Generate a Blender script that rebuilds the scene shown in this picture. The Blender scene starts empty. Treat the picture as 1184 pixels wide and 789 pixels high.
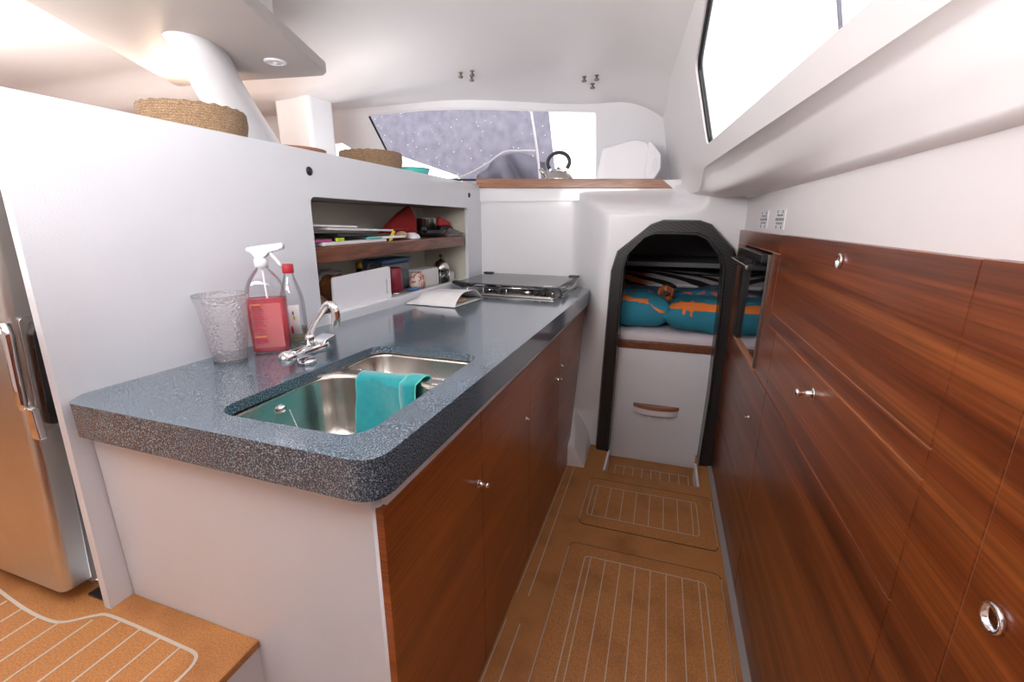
import bpy, bmesh, math, random
from mathutils import Vector, Matrix, noise
random.seed(7)
C = bpy.context.scene.collection
PI = math.pi
def sm(a, b, x):
    t = min(1, max(0, (x - a) / (b - a))); return t * t * (3 - 2 * t)
def lerp(a, b, t): return a + (b - a) * t

# ------------------------------------------------------------------ materials
def nt(name):
    m = bpy.data.materials.new(name); m.use_nodes = True
    n = m.node_tree; return m, n, n.nodes['Principled BSDF']
def mat(name, col, rough=.5, metal=0, coat=0, bump=0, bscale=200, var=0, vscale=6, sheen=0, coat_rough=.05, spec=None):
    m, n, b = nt(name)
    b.inputs['Base Color'].default_value = (*col, 1); b.inputs['Roughness'].default_value = rough
    b.inputs['Metallic'].default_value = metal; b.inputs['Coat Weight'].default_value = coat
    b.inputs['Coat Roughness'].default_value = coat_rough
    if spec is not None: b.inputs['Specular IOR Level'].default_value = spec
    if sheen: b.inputs['Sheen Weight'].default_value = sheen
    tc = n.nodes.new('ShaderNodeTexCoord')
    if var:
        t = n.nodes.new('ShaderNodeTexNoise'); t.inputs['Scale'].default_value = vscale; t.inputs['Detail'].default_value = 4
        n.links.new(tc.outputs['Object'], t.inputs['Vector'])
        r = n.nodes.new('ShaderNodeValToRGB')
        r.color_ramp.elements[0].position = .3; r.color_ramp.elements[1].position = .7
        r.color_ramp.elements[0].color = (*[c * (1 - var) for c in col], 1); r.color_ramp.elements[1].color = (*[min(1, c * (1 + var)) for c in col], 1)
        n.links.new(t.outputs['Fac'], r.inputs[0]); n.links.new(r.outputs[0], b.inputs['Base Color'])
    if bump:
        t = n.nodes.new('ShaderNodeTexNoise'); t.inputs['Scale'].default_value = bscale
        n.links.new(tc.outputs['Object'], t.inputs['Vector'])
        bp = n.nodes.new('ShaderNodeBump'); bp.inputs['Strength'].default_value = bump; bp.inputs['Distance'].default_value = .002
        n.links.new(t.outputs['Fac'], bp.inputs['Height']); n.links.new(bp.outputs[0], b.inputs['Normal'])
    return m
def wood(name, cols, scale, rough=.3, coat=.4, dist=2.0, nscale=1.0, fine=(3, 3, 150), fineamt=.35, pos=(.3, .5, .68)):
    m, n, b = nt(name)
    tc = n.nodes.new('ShaderNodeTexCoord')
    mp = n.nodes.new('ShaderNodeMapping'); mp.inputs['Scale'].default_value = scale
    n.links.new(tc.outputs['Object'], mp.inputs[0])
    t = n.nodes.new('ShaderNodeTexNoise'); t.inputs['Scale'].default_value = nscale; t.inputs['Detail'].default_value = 3
    t.inputs['Distortion'].default_value = dist
    n.links.new(mp.outputs[0], t.inputs['Vector'])
    r = n.nodes.new('ShaderNodeValToRGB'); e = r.color_ramp.elements
    e[0].position = pos[0]; e[0].color = (*cols[0], 1); e[1].position = pos[2]; e[1].color = (*cols[2], 1)
    k = e.new(pos[1]); k.color = (*cols[1], 1)
    n.links.new(t.outputs['Fac'], r.inputs[0])
    mp2 = n.nodes.new('ShaderNodeMapping'); mp2.inputs['Scale'].default_value = fine
    n.links.new(tc.outputs['Object'], mp2.inputs[0])
    t2 = n.nodes.new('ShaderNodeTexNoise'); t2.inputs['Scale'].default_value = 1; t2.inputs['Detail'].default_value = 2
    n.links.new(mp2.outputs[0], t2.inputs['Vector'])
    mr = n.nodes.new('ShaderNodeMapRange'); mr.inputs['From Min'].default_value = .3; mr.inputs['From Max'].default_value = .7
    mr.inputs['To Min'].default_value = 1 - fineamt; mr.inputs['To Max'].default_value = 1 + fineamt * .5
    n.links.new(t2.outputs['Fac'], mr.inputs['Value'])
    mx = n.nodes.new('ShaderNodeVectorMath'); mx.operation = 'SCALE'
    n.links.new(r.outputs[0], mx.inputs[0]); n.links.new(mr.outputs[0], mx.inputs['Scale'])
    n.links.new(mx.outputs[0], b.inputs['Base Color'])
    b.inputs['Roughness'].default_value = rough; b.inputs['Coat Weight'].default_value = coat; b.inputs['Coat Roughness'].default_value = .12
    return m
def glassy(name, tint=(1, 1, 1), gloss=.12, diff=0, dcol=(1, 1, 1), bump=0, bscale=60, fk=.8):
    m = bpy.data.materials.new(name); m.use_nodes = True; n = m.node_tree; n.nodes.clear()
    o = n.nodes.new('ShaderNodeOutputMaterial'); tr = n.nodes.new('ShaderNodeBsdfTransparent'); tr.inputs[0].default_value = (*tint, 1)
    gl = n.nodes.new('ShaderNodeBsdfGlossy'); gl.inputs['Roughness'].default_value = .03
    fr = n.nodes.new('ShaderNodeFresnel'); fr.inputs[0].default_value = 1.45
    ad = n.nodes.new('ShaderNodeMath'); ad.operation = 'MULTIPLY_ADD'; ad.inputs[1].default_value = fk; ad.inputs[2].default_value = gloss
    n.links.new(fr.outputs[0], ad.inputs[0]); mx = n.nodes.new('ShaderNodeMixShader')
    src = tr
    if diff:
        df = n.nodes.new('ShaderNodeBsdfDiffuse'); df.inputs[0].default_value = (*dcol, 1)
        m2 = n.nodes.new('ShaderNodeMixShader'); m2.inputs[0].default_value = diff
        n.links.new(tr.outputs[0], m2.inputs[1]); n.links.new(df.outputs[0], m2.inputs[2]); src = m2
    n.links.new(ad.outputs[0], mx.inputs[0]); n.links.new(src.outputs[0], mx.inputs[1]); n.links.new(gl.outputs[0], mx.inputs[2])
    n.links.new(mx.outputs[0], o.inputs[0])
    if bump:
        tc = n.nodes.new('ShaderNodeTexCoord'); t = n.nodes.new('ShaderNodeTexVoronoi'); t.inputs['Scale'].default_value = bscale
        n.links.new(tc.outputs['Object'], t.inputs['Vector'])
        bp = n.nodes.new('ShaderNodeBump'); bp.inputs['Strength'].default_value = bump; bp.inputs['Distance'].default_value = .004
        n.links.new(t.outputs['Distance'], bp.inputs['Height']); n.links.new(bp.outputs[0], gl.inputs['Normal']); n.links.new(bp.outputs[0], fr.inputs['Normal'])
    return m
def emit(name, col, s):
    m, n, b = nt(name); b.inputs['Base Color'].default_value = (*col, 1)
    b.inputs['Emission Color'].default_value = (*col, 1); b.inputs['Emission Strength'].default_value = s; return m

M = {}
M['gel'] = mat('white gelcoat', (.83, .835, .86), .32, coat=.25, bump=.05, bscale=350, var=.015, vscale=3)
M['panelwhite'] = mat('white moulded panel', (.73, .75, .80), .3, coat=.35, bump=.15, bscale=260, var=.02, vscale=4)
M['ceil'] = mat('white ceiling gelcoat', (.85, .825, .83), .42, coat=.1, var=.01)
M['stud'] = mat('dull stud metal', (.30, .27, .25), .35, 1)
M['greypanel'] = mat('grey overhead lining', (.50, .46, .44), .55)
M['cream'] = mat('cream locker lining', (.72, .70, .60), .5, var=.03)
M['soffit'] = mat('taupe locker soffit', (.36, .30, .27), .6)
M['steel'] = mat('brushed steel', (.60, .57, .53), .24, 1, bump=.08, bscale=90)
M['steelfridge'] = mat('fridge steel', (.66, .64, .61), .3, 1, var=.05, vscale=8)
M['chrome'] = mat('chrome', (.85, .85, .87), .07, 1)
M['black'] = mat('black plastic', (.012, .012, .014), .35)
M['darkgloss'] = mat('black glass', (.006, .006, .007), .04, coat=1)
M['grey'] = mat('grey sealant strip', (.30, .29, .30), .4)
M['caulk'] = mat('pale caulking', (.50, .44, .37), .5)
M['groove'] = mat('hatch groove', (.10, .055, .035), .5)
M['grooveb'] = mat('hatch edge trim', (.45, .42, .38), .35, .5)
M['teal'] = mat('teal towelling', (.0, .30, .33), .95, bump=1, bscale=500, sheen=.5, var=.1, vscale=60)
M['mint'] = mat('mint hem', (.12, .62, .50), .9)
M['paper'] = mat('white paper', (.78, .77, .78), .6, var=.02)
M['plasticwhite'] = mat('white plastic', (.82, .82, .86), .35)
M['red'] = mat('red plastic', (.50, .02, .03), .4)
M['maroon'] = mat('maroon enamel', (.26, .01, .03), .35)
M['redcloth'] = mat('red cloth', (.30, .015, .015), .9)
M['blue'] = mat('blue plastic', (.05, .18, .42), .45)
M['greenglass'] = mat('dark green glass', (.01, .025, .012), .1, coat=.6)
M['gold'] = mat('gold foil', (.55, .33, .04), .35, .6)
M['lime'] = mat('lime plastic', (.5, .62, .03), .5)
M['yellow'] = mat('yellow plastic', (.78, .58, .03), .5)
M['tealplastic'] = mat('teal plastic', (.08, .5, .45), .45)
M['pink'] = mat('pink paper', (.5, .08, .25), .6)
M['tan'] = mat('tan paper', (.5, .33, .19), .7, var=.15, vscale=30)
M['brownpack'] = mat('brown packet', (.32, .11, .04), .6, var=.3, vscale=30)
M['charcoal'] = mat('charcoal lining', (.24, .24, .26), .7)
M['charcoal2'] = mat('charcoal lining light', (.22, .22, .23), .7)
M['sheet'] = mat('white bed sheet', (.66, .60, .64), .85)
M['plush'] = mat('ginger plush', (.36, .10, .04), .95, bump=.8, bscale=120, var=.4, vscale=60)
M['plushb'] = mat('brown plush', (.13, .075, .04), .95, bump=.8, bscale=120)
M['greycloth'] = mat('grey cloth', (.22, .20, .2), .9)
M['ropegrey'] = mat('pale rope', (.75, .72, .72), .8)
M['glass'] = glassy('window glass', (1, 1, 1), 0, fk=.25)
M['hobglass'] = glassy('smoked hob glass', (.55, .58, .58), .10, .25, (.30, .32, .32))
M['clear'] = glassy('clear plastic', (.97, .965, .98), .03, fk=.6)
M['crackle'] = glassy('crackle plastic tumbler', (.99, .985, .99), .04, .10, (.95, .93, .95), bump=.8, bscale=110, fk=.5)
M['redliq'] = glassy('red soap', (1, .42, .46), .03, .42, (1, .16, .20))
M['paleliq'] = glassy('pale vinegar', (.80, .80, .62), .03, .2, (.6, .6, .4))
M['boxclear'] = glassy('clear food box', (.7, .75, .8), .05, .5, (.35, .4, .45))

# wicker
def wicker(name):
    m, n, b = nt(name); tc = n.nodes.new('ShaderNodeTexCoord')
    t = n.nodes.new('ShaderNodeTexWave'); t.bands_direction = 'Z'; t.inputs['Scale'].default_value = 45; t.inputs['Distortion'].default_value = 9; t.inputs['Detail'].default_value = 3; t.inputs['Detail Scale'].default_value = 6
    n.links.new(tc.outputs['Object'], t.inputs['Vector'])
    r = n.nodes.new('ShaderNodeValToRGB'); r.color_ramp.elements[0].color = (.30, .17, .08, 1); r.color_ramp.elements[1].color = (.66, .45, .28, 1)
    n.links.new(t.outputs['Fac'], r.inputs[0]); n.links.new(r.outputs[0], b.inputs['Base Color'])
    bp = n.nodes.new('ShaderNodeBump'); bp.inputs['Distance'].default_value = .004; n.links.new(t.outputs['Fac'], bp.inputs['Height']); n.links.new(bp.outputs[0], b.inputs['Normal'])
    b.inputs['Roughness'].default_value = .6; return m
M['wicker'] = wicker('woven seagrass')

MH = ((.085, .017, .005), (.20, .046, .012), (.31, .088, .022))
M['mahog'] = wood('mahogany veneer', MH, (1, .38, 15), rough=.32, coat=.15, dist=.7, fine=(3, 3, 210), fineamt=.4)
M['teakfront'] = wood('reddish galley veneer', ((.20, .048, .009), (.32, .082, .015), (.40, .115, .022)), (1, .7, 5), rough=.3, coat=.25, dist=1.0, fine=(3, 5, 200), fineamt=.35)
M['mahogtrim'] = wood('mahogany trim', ((.09, .025, .012), (.17, .052, .024), (.22, .08, .035)), (5, 2, 25), rough=.35, coat=.2, fine=(30, 8, 120))
M['ledgewood'] = wood('ledge wood', ((.25, .10, .05), (.33, .145, .075), (.40, .19, .10)), (3, 8, 60), rough=.4, coat=.1, fine=(8, 30, 300))
M['edge'] = mat('pale veneer edge', (.50, .24, .14), .5)

def cork():
    m, n, b = nt('cork floor'); tc = n.nodes.new('ShaderNodeTexCoord')
    t = n.nodes.new('ShaderNodeTexNoise'); t.inputs['Scale'].default_value = 260; t.inputs['Detail'].default_value = 4
    t2 = n.nodes.new('ShaderNodeTexNoise'); t2.inputs['Scale'].default_value = 5; t2.inputs['Detail'].default_value = 5
    for q in (t, t2): n.links.new(tc.outputs['Object'], q.inputs['Vector'])
    r = n.nodes.new('ShaderNodeValToRGB'); e = r.color_ramp.elements
    e[0].position = .25; e[0].color = (.30, .11, .030, 1); e[1].position = .7; e[1].color = (.52, .235, .070, 1)
    n.links.new(t.outputs['Fac'], r.inputs[0])
    r2 = n.nodes.new('ShaderNodeValToRGB'); r2.color_ramp.elements[0].position = .3; r2.color_ramp.elements[0].color = (.72, .66, .6, 1)
    r2.color_ramp.elements[1].position = .5; r2.color_ramp.elements[1].color = (1, 1, 1, 1)
    n.links.new(t2.outputs['Fac'], r2.inputs[0])
    mx = n.nodes.new('ShaderNodeMix'); mx.data_type = 'RGBA'; mx.blend_type = 'MULTIPLY'; mx.inputs[0].default_value = 1
    n.links.new(r.outputs[0], mx.inputs[6]); n.links.new(r2.outputs[0], mx.inputs[7]); n.links.new(mx.outputs[2], b.inputs['Base Color'])
    b.inputs['Roughness'].default_value = .6; return m
M['cork'] = cork()
def stone():
    m, n, b = nt('speckled blue stone'); tc = n.nodes.new('ShaderNodeTexCoord')
    t = n.nodes.new('ShaderNodeTexNoise'); t.inputs['Scale'].default_value = 400; t.inputs['Detail'].default_value = 2
    n.links.new(tc.outputs['Object'], t.inputs['Vector'])
    r = n.nodes.new('ShaderNodeValToRGB'); e = r.color_ramp.elements
    e[0].position = .44; e[0].color = (.022, .045, .07, 1); e[1].position = .64; e[1].color = (.30, .38, .45, 1)
    k = e.new(.54); k.color = (.055, .10, .14, 1)
    n.links.new(t.outputs['Fac'], r.inputs[0]); n.links.new(r.outputs[0], b.inputs['Base Color'])
    b.inputs['Roughness'].default_value = .22; b.inputs['Coat Weight'].default_value = .8; b.inputs['Coat Roughness'].default_value = .09
    return m
M['stone'] = stone()
def carbon():
    m, n, b = nt('carbon weave'); tc = n.nodes.new('ShaderNodeTexCoord')
    t = n.nodes.new('ShaderNodeTexWave'); t.bands_direction = 'DIAGONAL'; t.inputs['Scale'].default_value = 26; t.inputs['Distortion'].default_value = .3
    mp = n.nodes.new('ShaderNodeMapping'); mp.inputs['Scale'].default_value = (.7, 1, 1.4); mp.inputs['Rotation'].default_value = (0, 0, 0)
    n.links.new(tc.outputs['Object'], mp.inputs[0]); n.links.new(mp.outputs[0], t.inputs['Vector'])
    r = n.nodes.new('ShaderNodeValToRGB'); r.color_ramp.elements[0].color = (.006, .006, .007, 1); r.color_ramp.elements[1].color = (.026, .026, .028, 1)
    n.links.new(t.outputs['Fac'], r.inputs[0]); n.links.new(r.outputs[0], b.inputs['Base Color'])
    b.inputs['Roughness'].default_value = .4; b.inputs['Coat Weight'].default_value = .35; b.inputs['Coat Roughness'].default_value = .15; b.inputs['Specular IOR Level'].default_value = .35; return m
M['carbon'] = carbon()
def zebra():
    m, n, b = nt('tiger stripe blanket'); tc = n.nodes.new('ShaderNodeTexCoord')
    mp = n.nodes.new('ShaderNodeMapping'); mp.inputs['Scale'].default_value = (.7, 1.5, .8)
    n.links.new(tc.outputs['Object'], mp.inputs[0])
    t = n.nodes.new('ShaderNodeTexWave'); t.bands_direction = 'DIAGONAL'; t.inputs['Scale'].default_value = 3.0; t.inputs['Distortion'].default_value = 5; t.inputs['Detail'].default_value = 2; t.inputs['Detail Scale'].default_value = .9
    n.links.new(mp.outputs[0], t.inputs['Vector'])
    sx = n.nodes.new('ShaderNodeSeparateXYZ'); n.links.new(tc.outputs['Object'], sx.inputs[0])
    r2 = n.nodes.new('ShaderNodeValToRGB'); e = r2.color_ramp.elements
    e[0].position = .38; e[0].color = (.42, .11, .03, 1); e[1].position = .47; e[1].color = (.5, .48, .5, 1)
    ad = n.nodes.new('ShaderNodeMath'); ad.operation = 'ADD'; ad.inputs[1].default_value = .5; n.links.new(sx.outputs[0], ad.inputs[0]); n.links.new(ad.outputs[0], r2.inputs[0])
    r = n.nodes.new('ShaderNodeValToRGB'); r.color_ramp.elements[0].position = .4; r.color_ramp.elements[1].position = .5
    r.color_ramp.elements[0].color = (.02, .015, .015, 1); r.color_ramp.elements[1].color = (1, 1, 1, 1)
    n.links.new(t.outputs['Fac'], r.inputs[0])
    mx = n.nodes.new('ShaderNodeMix'); mx.data_type = 'RGBA'; mx.blend_type = 'MULTIPLY'; mx.inputs[0].default_value = 1
    n.links.new(r2.outputs[0], mx.inputs[6]); n.links.new(r.outputs[0], mx.inputs[7]); n.links.new(mx.outputs[2], b.inputs['Base Color'])
    b.inputs['Roughness'].default_value = .9; return m
M['zebra'] = zebra()
def spotty(name, base, spot, scale, thr):
    m, n, b = nt(name); tc = n.nodes.new('ShaderNodeTexCoord')
    mp = n.nodes.new('ShaderNodeMapping'); mp.inputs['Scale'].default_value = (1, 2.2, 1); n.links.new(tc.outputs['Object'], mp.inputs[0])
    t = n.nodes.new('ShaderNodeTexNoise'); t.inputs['Scale'].default_value = scale; t.inputs['Detail'].default_value = 1; n.links.new(mp.outputs[0], t.inputs['Vector'])
    r = n.nodes.new('ShaderNodeValToRGB'); r.color_ramp.interpolation = 'CONSTANT'; r.color_ramp.elements[0].color = (*base, 1)
    r.color_ramp.elements[1].position = thr; r.color_ramp.elements[1].color = (*spot, 1)
    n.links.new(t.outputs['Fac'], r.inputs[0]); n.links.new(r.outputs[0], b.inputs['Base Color']); b.inputs['Roughness'].default_value = .9; return m
TEAL = (.02, .20, .29)
M['duvet'] = spotty('blue patterned duvet', (.03, .14, .24), (.55, .14, .03), 16, .62)
M['pillow'] = mat('teal pillow cotton', TEAL, .85, var=.12, vscale=5)
M['orange'] = mat('orange print', (.78, .20, .035), .85)
def shade():
    m = bpy.data.materials.new('dark mesh sunshade'); m.use_nodes = True; n = m.node_tree; n.nodes.clear()
    o = n.nodes.new('ShaderNodeOutputMaterial'); d = n.nodes.new('ShaderNodeBsdfDiffuse'); tl = n.nodes.new('ShaderNodeBsdfTranslucent')
    tr = n.nodes.new('ShaderNodeBsdfTransparent'); tc = n.nodes.new('ShaderNodeTexCoord')
    t = n.nodes.new('ShaderNodeTexNoise'); t.inputs['Scale'].default_value = 14; t.inputs['Detail'].default_value = 5; n.links.new(tc.outputs['Object'], t.inputs['Vector'])
    r = n.nodes.new('ShaderNodeValToRGB'); r.color_ramp.elements[0].position = .35; r.color_ramp.elements[0].color = (.24, .225, .28, 1); r.color_ramp.elements[1].position = .7; r.color_ramp.elements[1].color = (.33, .31, .37, 1)
    n.links.new(t.outputs['Fac'], r.inputs[0]); n.links.new(r.outputs[0], d.inputs[0]); n.links.new(r.outputs[0], tl.inputs[0])
    m1 = n.nodes.new('ShaderNodeMixShader'); m1.inputs[0].default_value = .5; n.links.new(d.outputs[0], m1.inputs[1]); n.links.new(tl.outputs[0], m1.inputs[2])
    v = n.nodes.new('ShaderNodeTexVoronoi'); v.inputs['Scale'].default_value = 26; n.links.new(tc.outputs['Object'], v.inputs['Vector'])
    sx = n.nodes.new('ShaderNodeSeparateXYZ'); n.links.new(tc.outputs['Object'], sx.inputs[0])
    mr = n.nodes.new('ShaderNodeMapRange'); mr.inputs['From Min'].default_value = -2.3; mr.inputs['From Max'].default_value = -1.0; mr.inputs['To Min'].default_value = .34; mr.inputs['To Max'].default_value = .07
    n.links.new(sx.outputs[0], mr.inputs['Value'])
    lt = n.nodes.new('ShaderNodeMath'); lt.operation = 'LESS_THAN'; n.links.new(v.outputs['Distance'], lt.inputs[0]); n.links.new(mr.outputs[0], lt.inputs[1])
    m2 = n.nodes.new('ShaderNodeMixShader'); n.links.new(lt.outputs[0], m2.inputs[0]); n.links.new(m1.outputs[0], m2.inputs[1]); n.links.new(tr.outputs[0], m2.inputs[2])
    n.links.new(m2.outputs[0], o.inputs[0]); return m
M['shade'] = shade()
M['cover'] = mat('dark sail cover', (.19, .18, .23), .7, var=.1, vscale=10)

# ------------------------------------------------------------------ helpers
def finish(bm, name, m, parent=None, smooth=False, bevel=0, segs=2, subd=0, solid=0, kind=None, off=-1):
    bmesh.ops.recalc_face_normals(bm, faces=bm.faces[:])
    if parent is not None and parent.get('_w'):
        org = Vector(parent['_w'])
        for v in bm.verts: v.co -= org
    me = bpy.data.meshes.new(name); bm.to_mesh(me); bm.free()
    for p in me.polygons: p.use_smooth = smooth or bevel > 0
    mm = m if isinstance(m, list) else [m]
    for q in mm: me.materials.append(M[q] if isinstance(q, str) else q)
    o = bpy.data.objects.new(name, me); C.objects.link(o)
    if parent is not None:
        o.parent = parent
        if parent.get('_w'): o['_w'] = [0.0, 0.0, 0.0]; o['_w'] = list(parent['_w'])
    if solid:
        s = o.modifiers.new('s', 'SOLIDIFY'); s.thickness = solid; s.offset = off
    if bevel:
        b = o.modifiers.new('b', 'BEVEL'); b.width = bevel; b.segments = segs; b.limit_method = 'ANGLE'; b.angle_limit = math.radians(35)
        w = o.modifiers.new('w', 'WEIGHTED_NORMAL')
    if subd:
        s = o.modifiers.new('d', 'SUBSURF'); s.levels = subd; s.render_levels = subd
    if kind: o['kind'] = kind
    return o
def tag(o, label, cat, group=None, kind=None):
    o['label'] = label; o['category'] = cat
    if group: o['group'] = group
    if kind: o['kind'] = kind
    return o
def thing(name, label, cat, loc=(0, 0, 0), group=None, rot=None):
    o = bpy.data.objects.new(name, None); C.objects.link(o); o.location = loc; o.empty_display_size = .05
    if rot: o.rotation_euler = rot
    else: o['_w'] = list(map(float, loc))     # parts given in world coordinates
    return tag(o, label, cat, group)
def box(bm, lo, hi):
    x0, y0, z0 = lo; x1, y1, z1 = hi
    v = [bm.verts.new(p) for p in ((x0, y0, z0), (x1, y0, z0), (x1, y1, z0), (x0, y1, z0), (x0, y0, z1), (x1, y0, z1), (x1, y1, z1), (x0, y1, z1))]
    for f in ((0, 3, 2, 1), (4, 5, 6, 7), (0, 1, 5, 4), (1, 2, 6, 5), (2, 3, 7, 6), (3, 0, 4, 7)): bm.faces.new([v[i] for i in f])
    return v
def boxo(name, lo, hi, m, parent=None, bevel=0, **k):
    bm = bmesh.new(); box(bm, lo, hi); return finish(bm, name, m, parent, bevel=bevel, **k)
def prism(bm, pts, vec):
    """closed solid: polygon pts (3D) swept along vec"""
    vec = Vector(vec); a = [bm.verts.new(p) for p in pts]; b = [bm.verts.new(Vector(p) + vec) for p in pts]; n = len(pts)
    bm.faces.new(a); bm.faces.new(b[::-1])
    for i in range(n): bm.faces.new((a[i], b[i], b[(i + 1) % n], a[(i + 1) % n]))
def ringprism(bm, outer, inner, vec):
    """swept solid between two outlines with equal counts"""
    vec = Vector(vec); n = len(outer)
    L = [[bm.verts.new(p) for p in outer], [bm.verts.new(p) for p in inner], [bm.verts.new(Vector(p) + vec) for p in inner], [bm.verts.new(Vector(p) + vec) for p in outer]]
    return L, n
def lathe(bm, prof, cen, n=28, axis='Z', cap=True):
    cen = Vector(cen); rings = []
    for r, h in prof:
        ring = []
        for i in range(n):
            a = 2 * PI * i / n
            p = {'Z': Vector((r * math.cos(a), r * math.sin(a), h)), 'X': Vector((h, r * math.cos(a), r * math.sin(a))), 'Y': Vector((r * math.cos(a), h, r * math.sin(a)))}[axis]
            ring.append(bm.verts.new(cen + p))
        rings.append(ring)
    for a, b in zip(rings, rings[1:]):
        for i in range(n): bm.faces.new((a[i], a[(i + 1) % n], b[(i + 1) % n], b[i]))
    if cap:
        if prof[0][0] > 1e-6: bm.faces.new(rings[0][::-1])
        if prof[-1][0] > 1e-6: bm.faces.new(rings[-1])
def tube(bm, pts, r, n=10, closed=False, squash=None):
    pts = [Vector(p) for p in pts]; rings = []; N = len(pts); up = Vector((0, 0, 1)); prevx = None
    for i, p in enumerate(pts):
        if closed: d = pts[(i + 1) % N] - pts[i - 1]
        else: d = (pts[min(i + 1, N - 1)] - pts[max(i - 1, 0)])
        d.normalize()
        if prevx is None:
            x = d.cross(up)
            if x.length < .1: x = d.cross(Vector((1, 0, 0)))
        else: x = prevx - d * prevx.dot(d)
        x.normalize(); y = d.cross(x); prevx = x
        rr = r[i] if isinstance(r, (list, tuple)) else r
        rings.append([bm.verts.new(p + x * rr * math.cos(2 * PI * k / n) + y * rr * math.sin(2 * PI * k / n)) for k in range(n)])
    for i in range(N if closed else N - 1):
        a, b = rings[i], rings[(i + 1) % N]
        for k in range(n): bm.faces.new((a[k], a[(k + 1) % n], b[(k + 1) % n], b[k]))
    if not closed: bm.faces.new(rings[0][::-1]); bm.faces.new(rings[-1])
def grid(bm, P):
    V = [[bm.verts.new(p) for p in row] for row in P]
    for i in range(len(V) - 1):
        for j in range(len(V[0]) - 1): bm.faces.new((V[i][j], V[i][j + 1], V[i + 1][j + 1], V[i + 1][j]))
    return V
def smoothpts(pts, k=6):
    """Catmull-Rom"""
    out = []; n = len(pts); P = [Vector(p) for p in pts]
    for i in range(n - 1):
        a, b, c, d = P[max(i - 1, 0)], P[i], P[i + 1], P[min(i + 2, n - 1)]
        for j in range(k):
            t = j / k
            out.append(.5 * ((2 * b) + (c - a) * t + (2 * a - 5 * b + 4 * c - d) * t * t + (3 * b - a - 3 * c + d) * t ** 3))
    out.append(P[-1]); return out
def rounded(pts, r, k=5):
    """2D polygon with rounded corners; r number or list"""
    n = len(pts); out = []
    for i, p in enumerate(pts):
        rr = r[i] if isinstance(r, (list, tuple)) else r
        a = Vector(pts[i - 1]); b = Vector(p); c = Vector(pts[(i + 1) % n])
        if rr <= 0: out.append(tuple(b)); continue
        d1 = (a - b).normalized(); d2 = (c - b).normalized()
        ang = d1.angle(d2); t = rr / math.tan(ang / 2); s = b + d1 * t; e = b + d2 * t
        for j in range(k + 1):
            u = j / k; out.append(tuple(s * (1 - u) ** 2 + b * 2 * u * (1 - u) + e * u * u))
    return out
def plate(outer, holes, f, name, m, parent=None, solid=0, kind=None, off=-1, smooth=False, bevel=0):
    """sheet with holes; f maps 2D to 3D"""
    bm = bmesh.new(); es = []
    for loop in [outer] + holes:
        vs = [bm.verts.new((p[0], p[1], 0)) for p in loop]
        for i in range(len(vs)): es.append(bm.edges.new((vs[i], vs[(i + 1) % len(vs)])))
    bmesh.ops.triangle_fill(bm, use_beauty=True, use_dissolve=False, edges=es)
    for v in bm.verts: v.co = Vector(f(v.co.x, v.co.y))
    return finish(bm, name, m, parent, solid=solid, kind=kind, off=off, smooth=smooth, bevel=bevel)
def inside(p, poly):
    x, y = p; c = False; n = len(poly)
    for i in range(n):
        x1, y1 = poly[i]; x2, y2 = poly[(i + 1) % n]
        if (y1 > y) != (y2 > y) and x < (x2 - x1) * (y - y1) / (y2 - y1) + x1: c = not c
    return c
def blob(bm, cen, rad, n=16, noise_amp=0, ns=5, flat=None):
    r = bmesh.ops.create_uvsphere(bm, u_segments=n, v_segments=n // 2 + 2, radius=1)
    for v in r['verts']:
        c = v.co.copy()
        if flat: c = Vector([math.copysign(abs(q) ** flat, q) for q in c])
        k = 1 + noise_amp * noise.noise(c * ns * .3 + Vector(cen) * 7)
        v.co = Vector((c.x * rad[0] * k, c.y * rad[1] * k, c.z * rad[2] * k)) + Vector(cen)

# ------------------------------------------------------------------ camera
f_px, W = 515.0, 1184.0
cd = bpy.data.cameras.new('camera'); cam = bpy.data.objects.new('camera', cd); C.objects.link(cam)
cd.sensor_width = 36; cd.lens = f_px / W * 36; cd.clip_start = .02
R = ((9.48604857e-01, 8.25680511e-02, -3.05501789e-01), (3.16462948e-01, -2.48014502e-01, 9.15609092e-01), (-1.68815664e-04, -9.65231228e-01, -2.61397490e-01))
mw = Matrix(((R[0][0], -R[0][1], -R[0][2], 0), (R[1][0], -R[1][1], -R[1][2], 0), (R[2][0], -R[2][1], -R[2][2], 1.38), (0, 0, 0, 1)))
cam.matrix_world = mw
bpy.context.scene.camera = cam

# ------------------------------------------------------------------ floor
X1, X2 = -.43, .365
ZS = .469
bm = bmesh.new()
for lo, hi in (((-.79, -1.8), (.42, .571)), ((-1.2, .571), (.42, 2.305)), ((-1.2, 2.305), (-.225, 2.68)), ((.288, 2.305), (.42, 2.68))):
    box(bm, (lo[0], lo[1], -.12), (hi[0], hi[1], 0))
fl = finish(bm, 'floor', 'cork', kind='structure')
# sunken threshold in front of the door
bm = bmesh.new(); box(bm, (-.225, 2.305, -.13), (.288, 2.68, -.095)); boxfl = finish(bm, 'floor', 'cork', kind='structure')
bm = bmesh.new()
box(bm, (-.225, 2.315, -.095), (-.213, 2.56, .001)); box(bm, (.276, 2.315, -.095), (.288, 2.56, .001))
finish(bm, 'trim_1', 'plasticwhite', kind='structure')
bm = bmesh.new()
xs = [-.17 + i * .0525 for i in range(9)]
for x in xs: box(bm, (x - .002, 2.35, -.0955), (x + .002, 2.56, -.0935))
for y in (2.35, 2.56): box(bm, (-.17, y - .002, -.0955), (.25, y + .002, -.0935))
finish(bm, 'trim_2', 'caulk', kind='structure')
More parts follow.
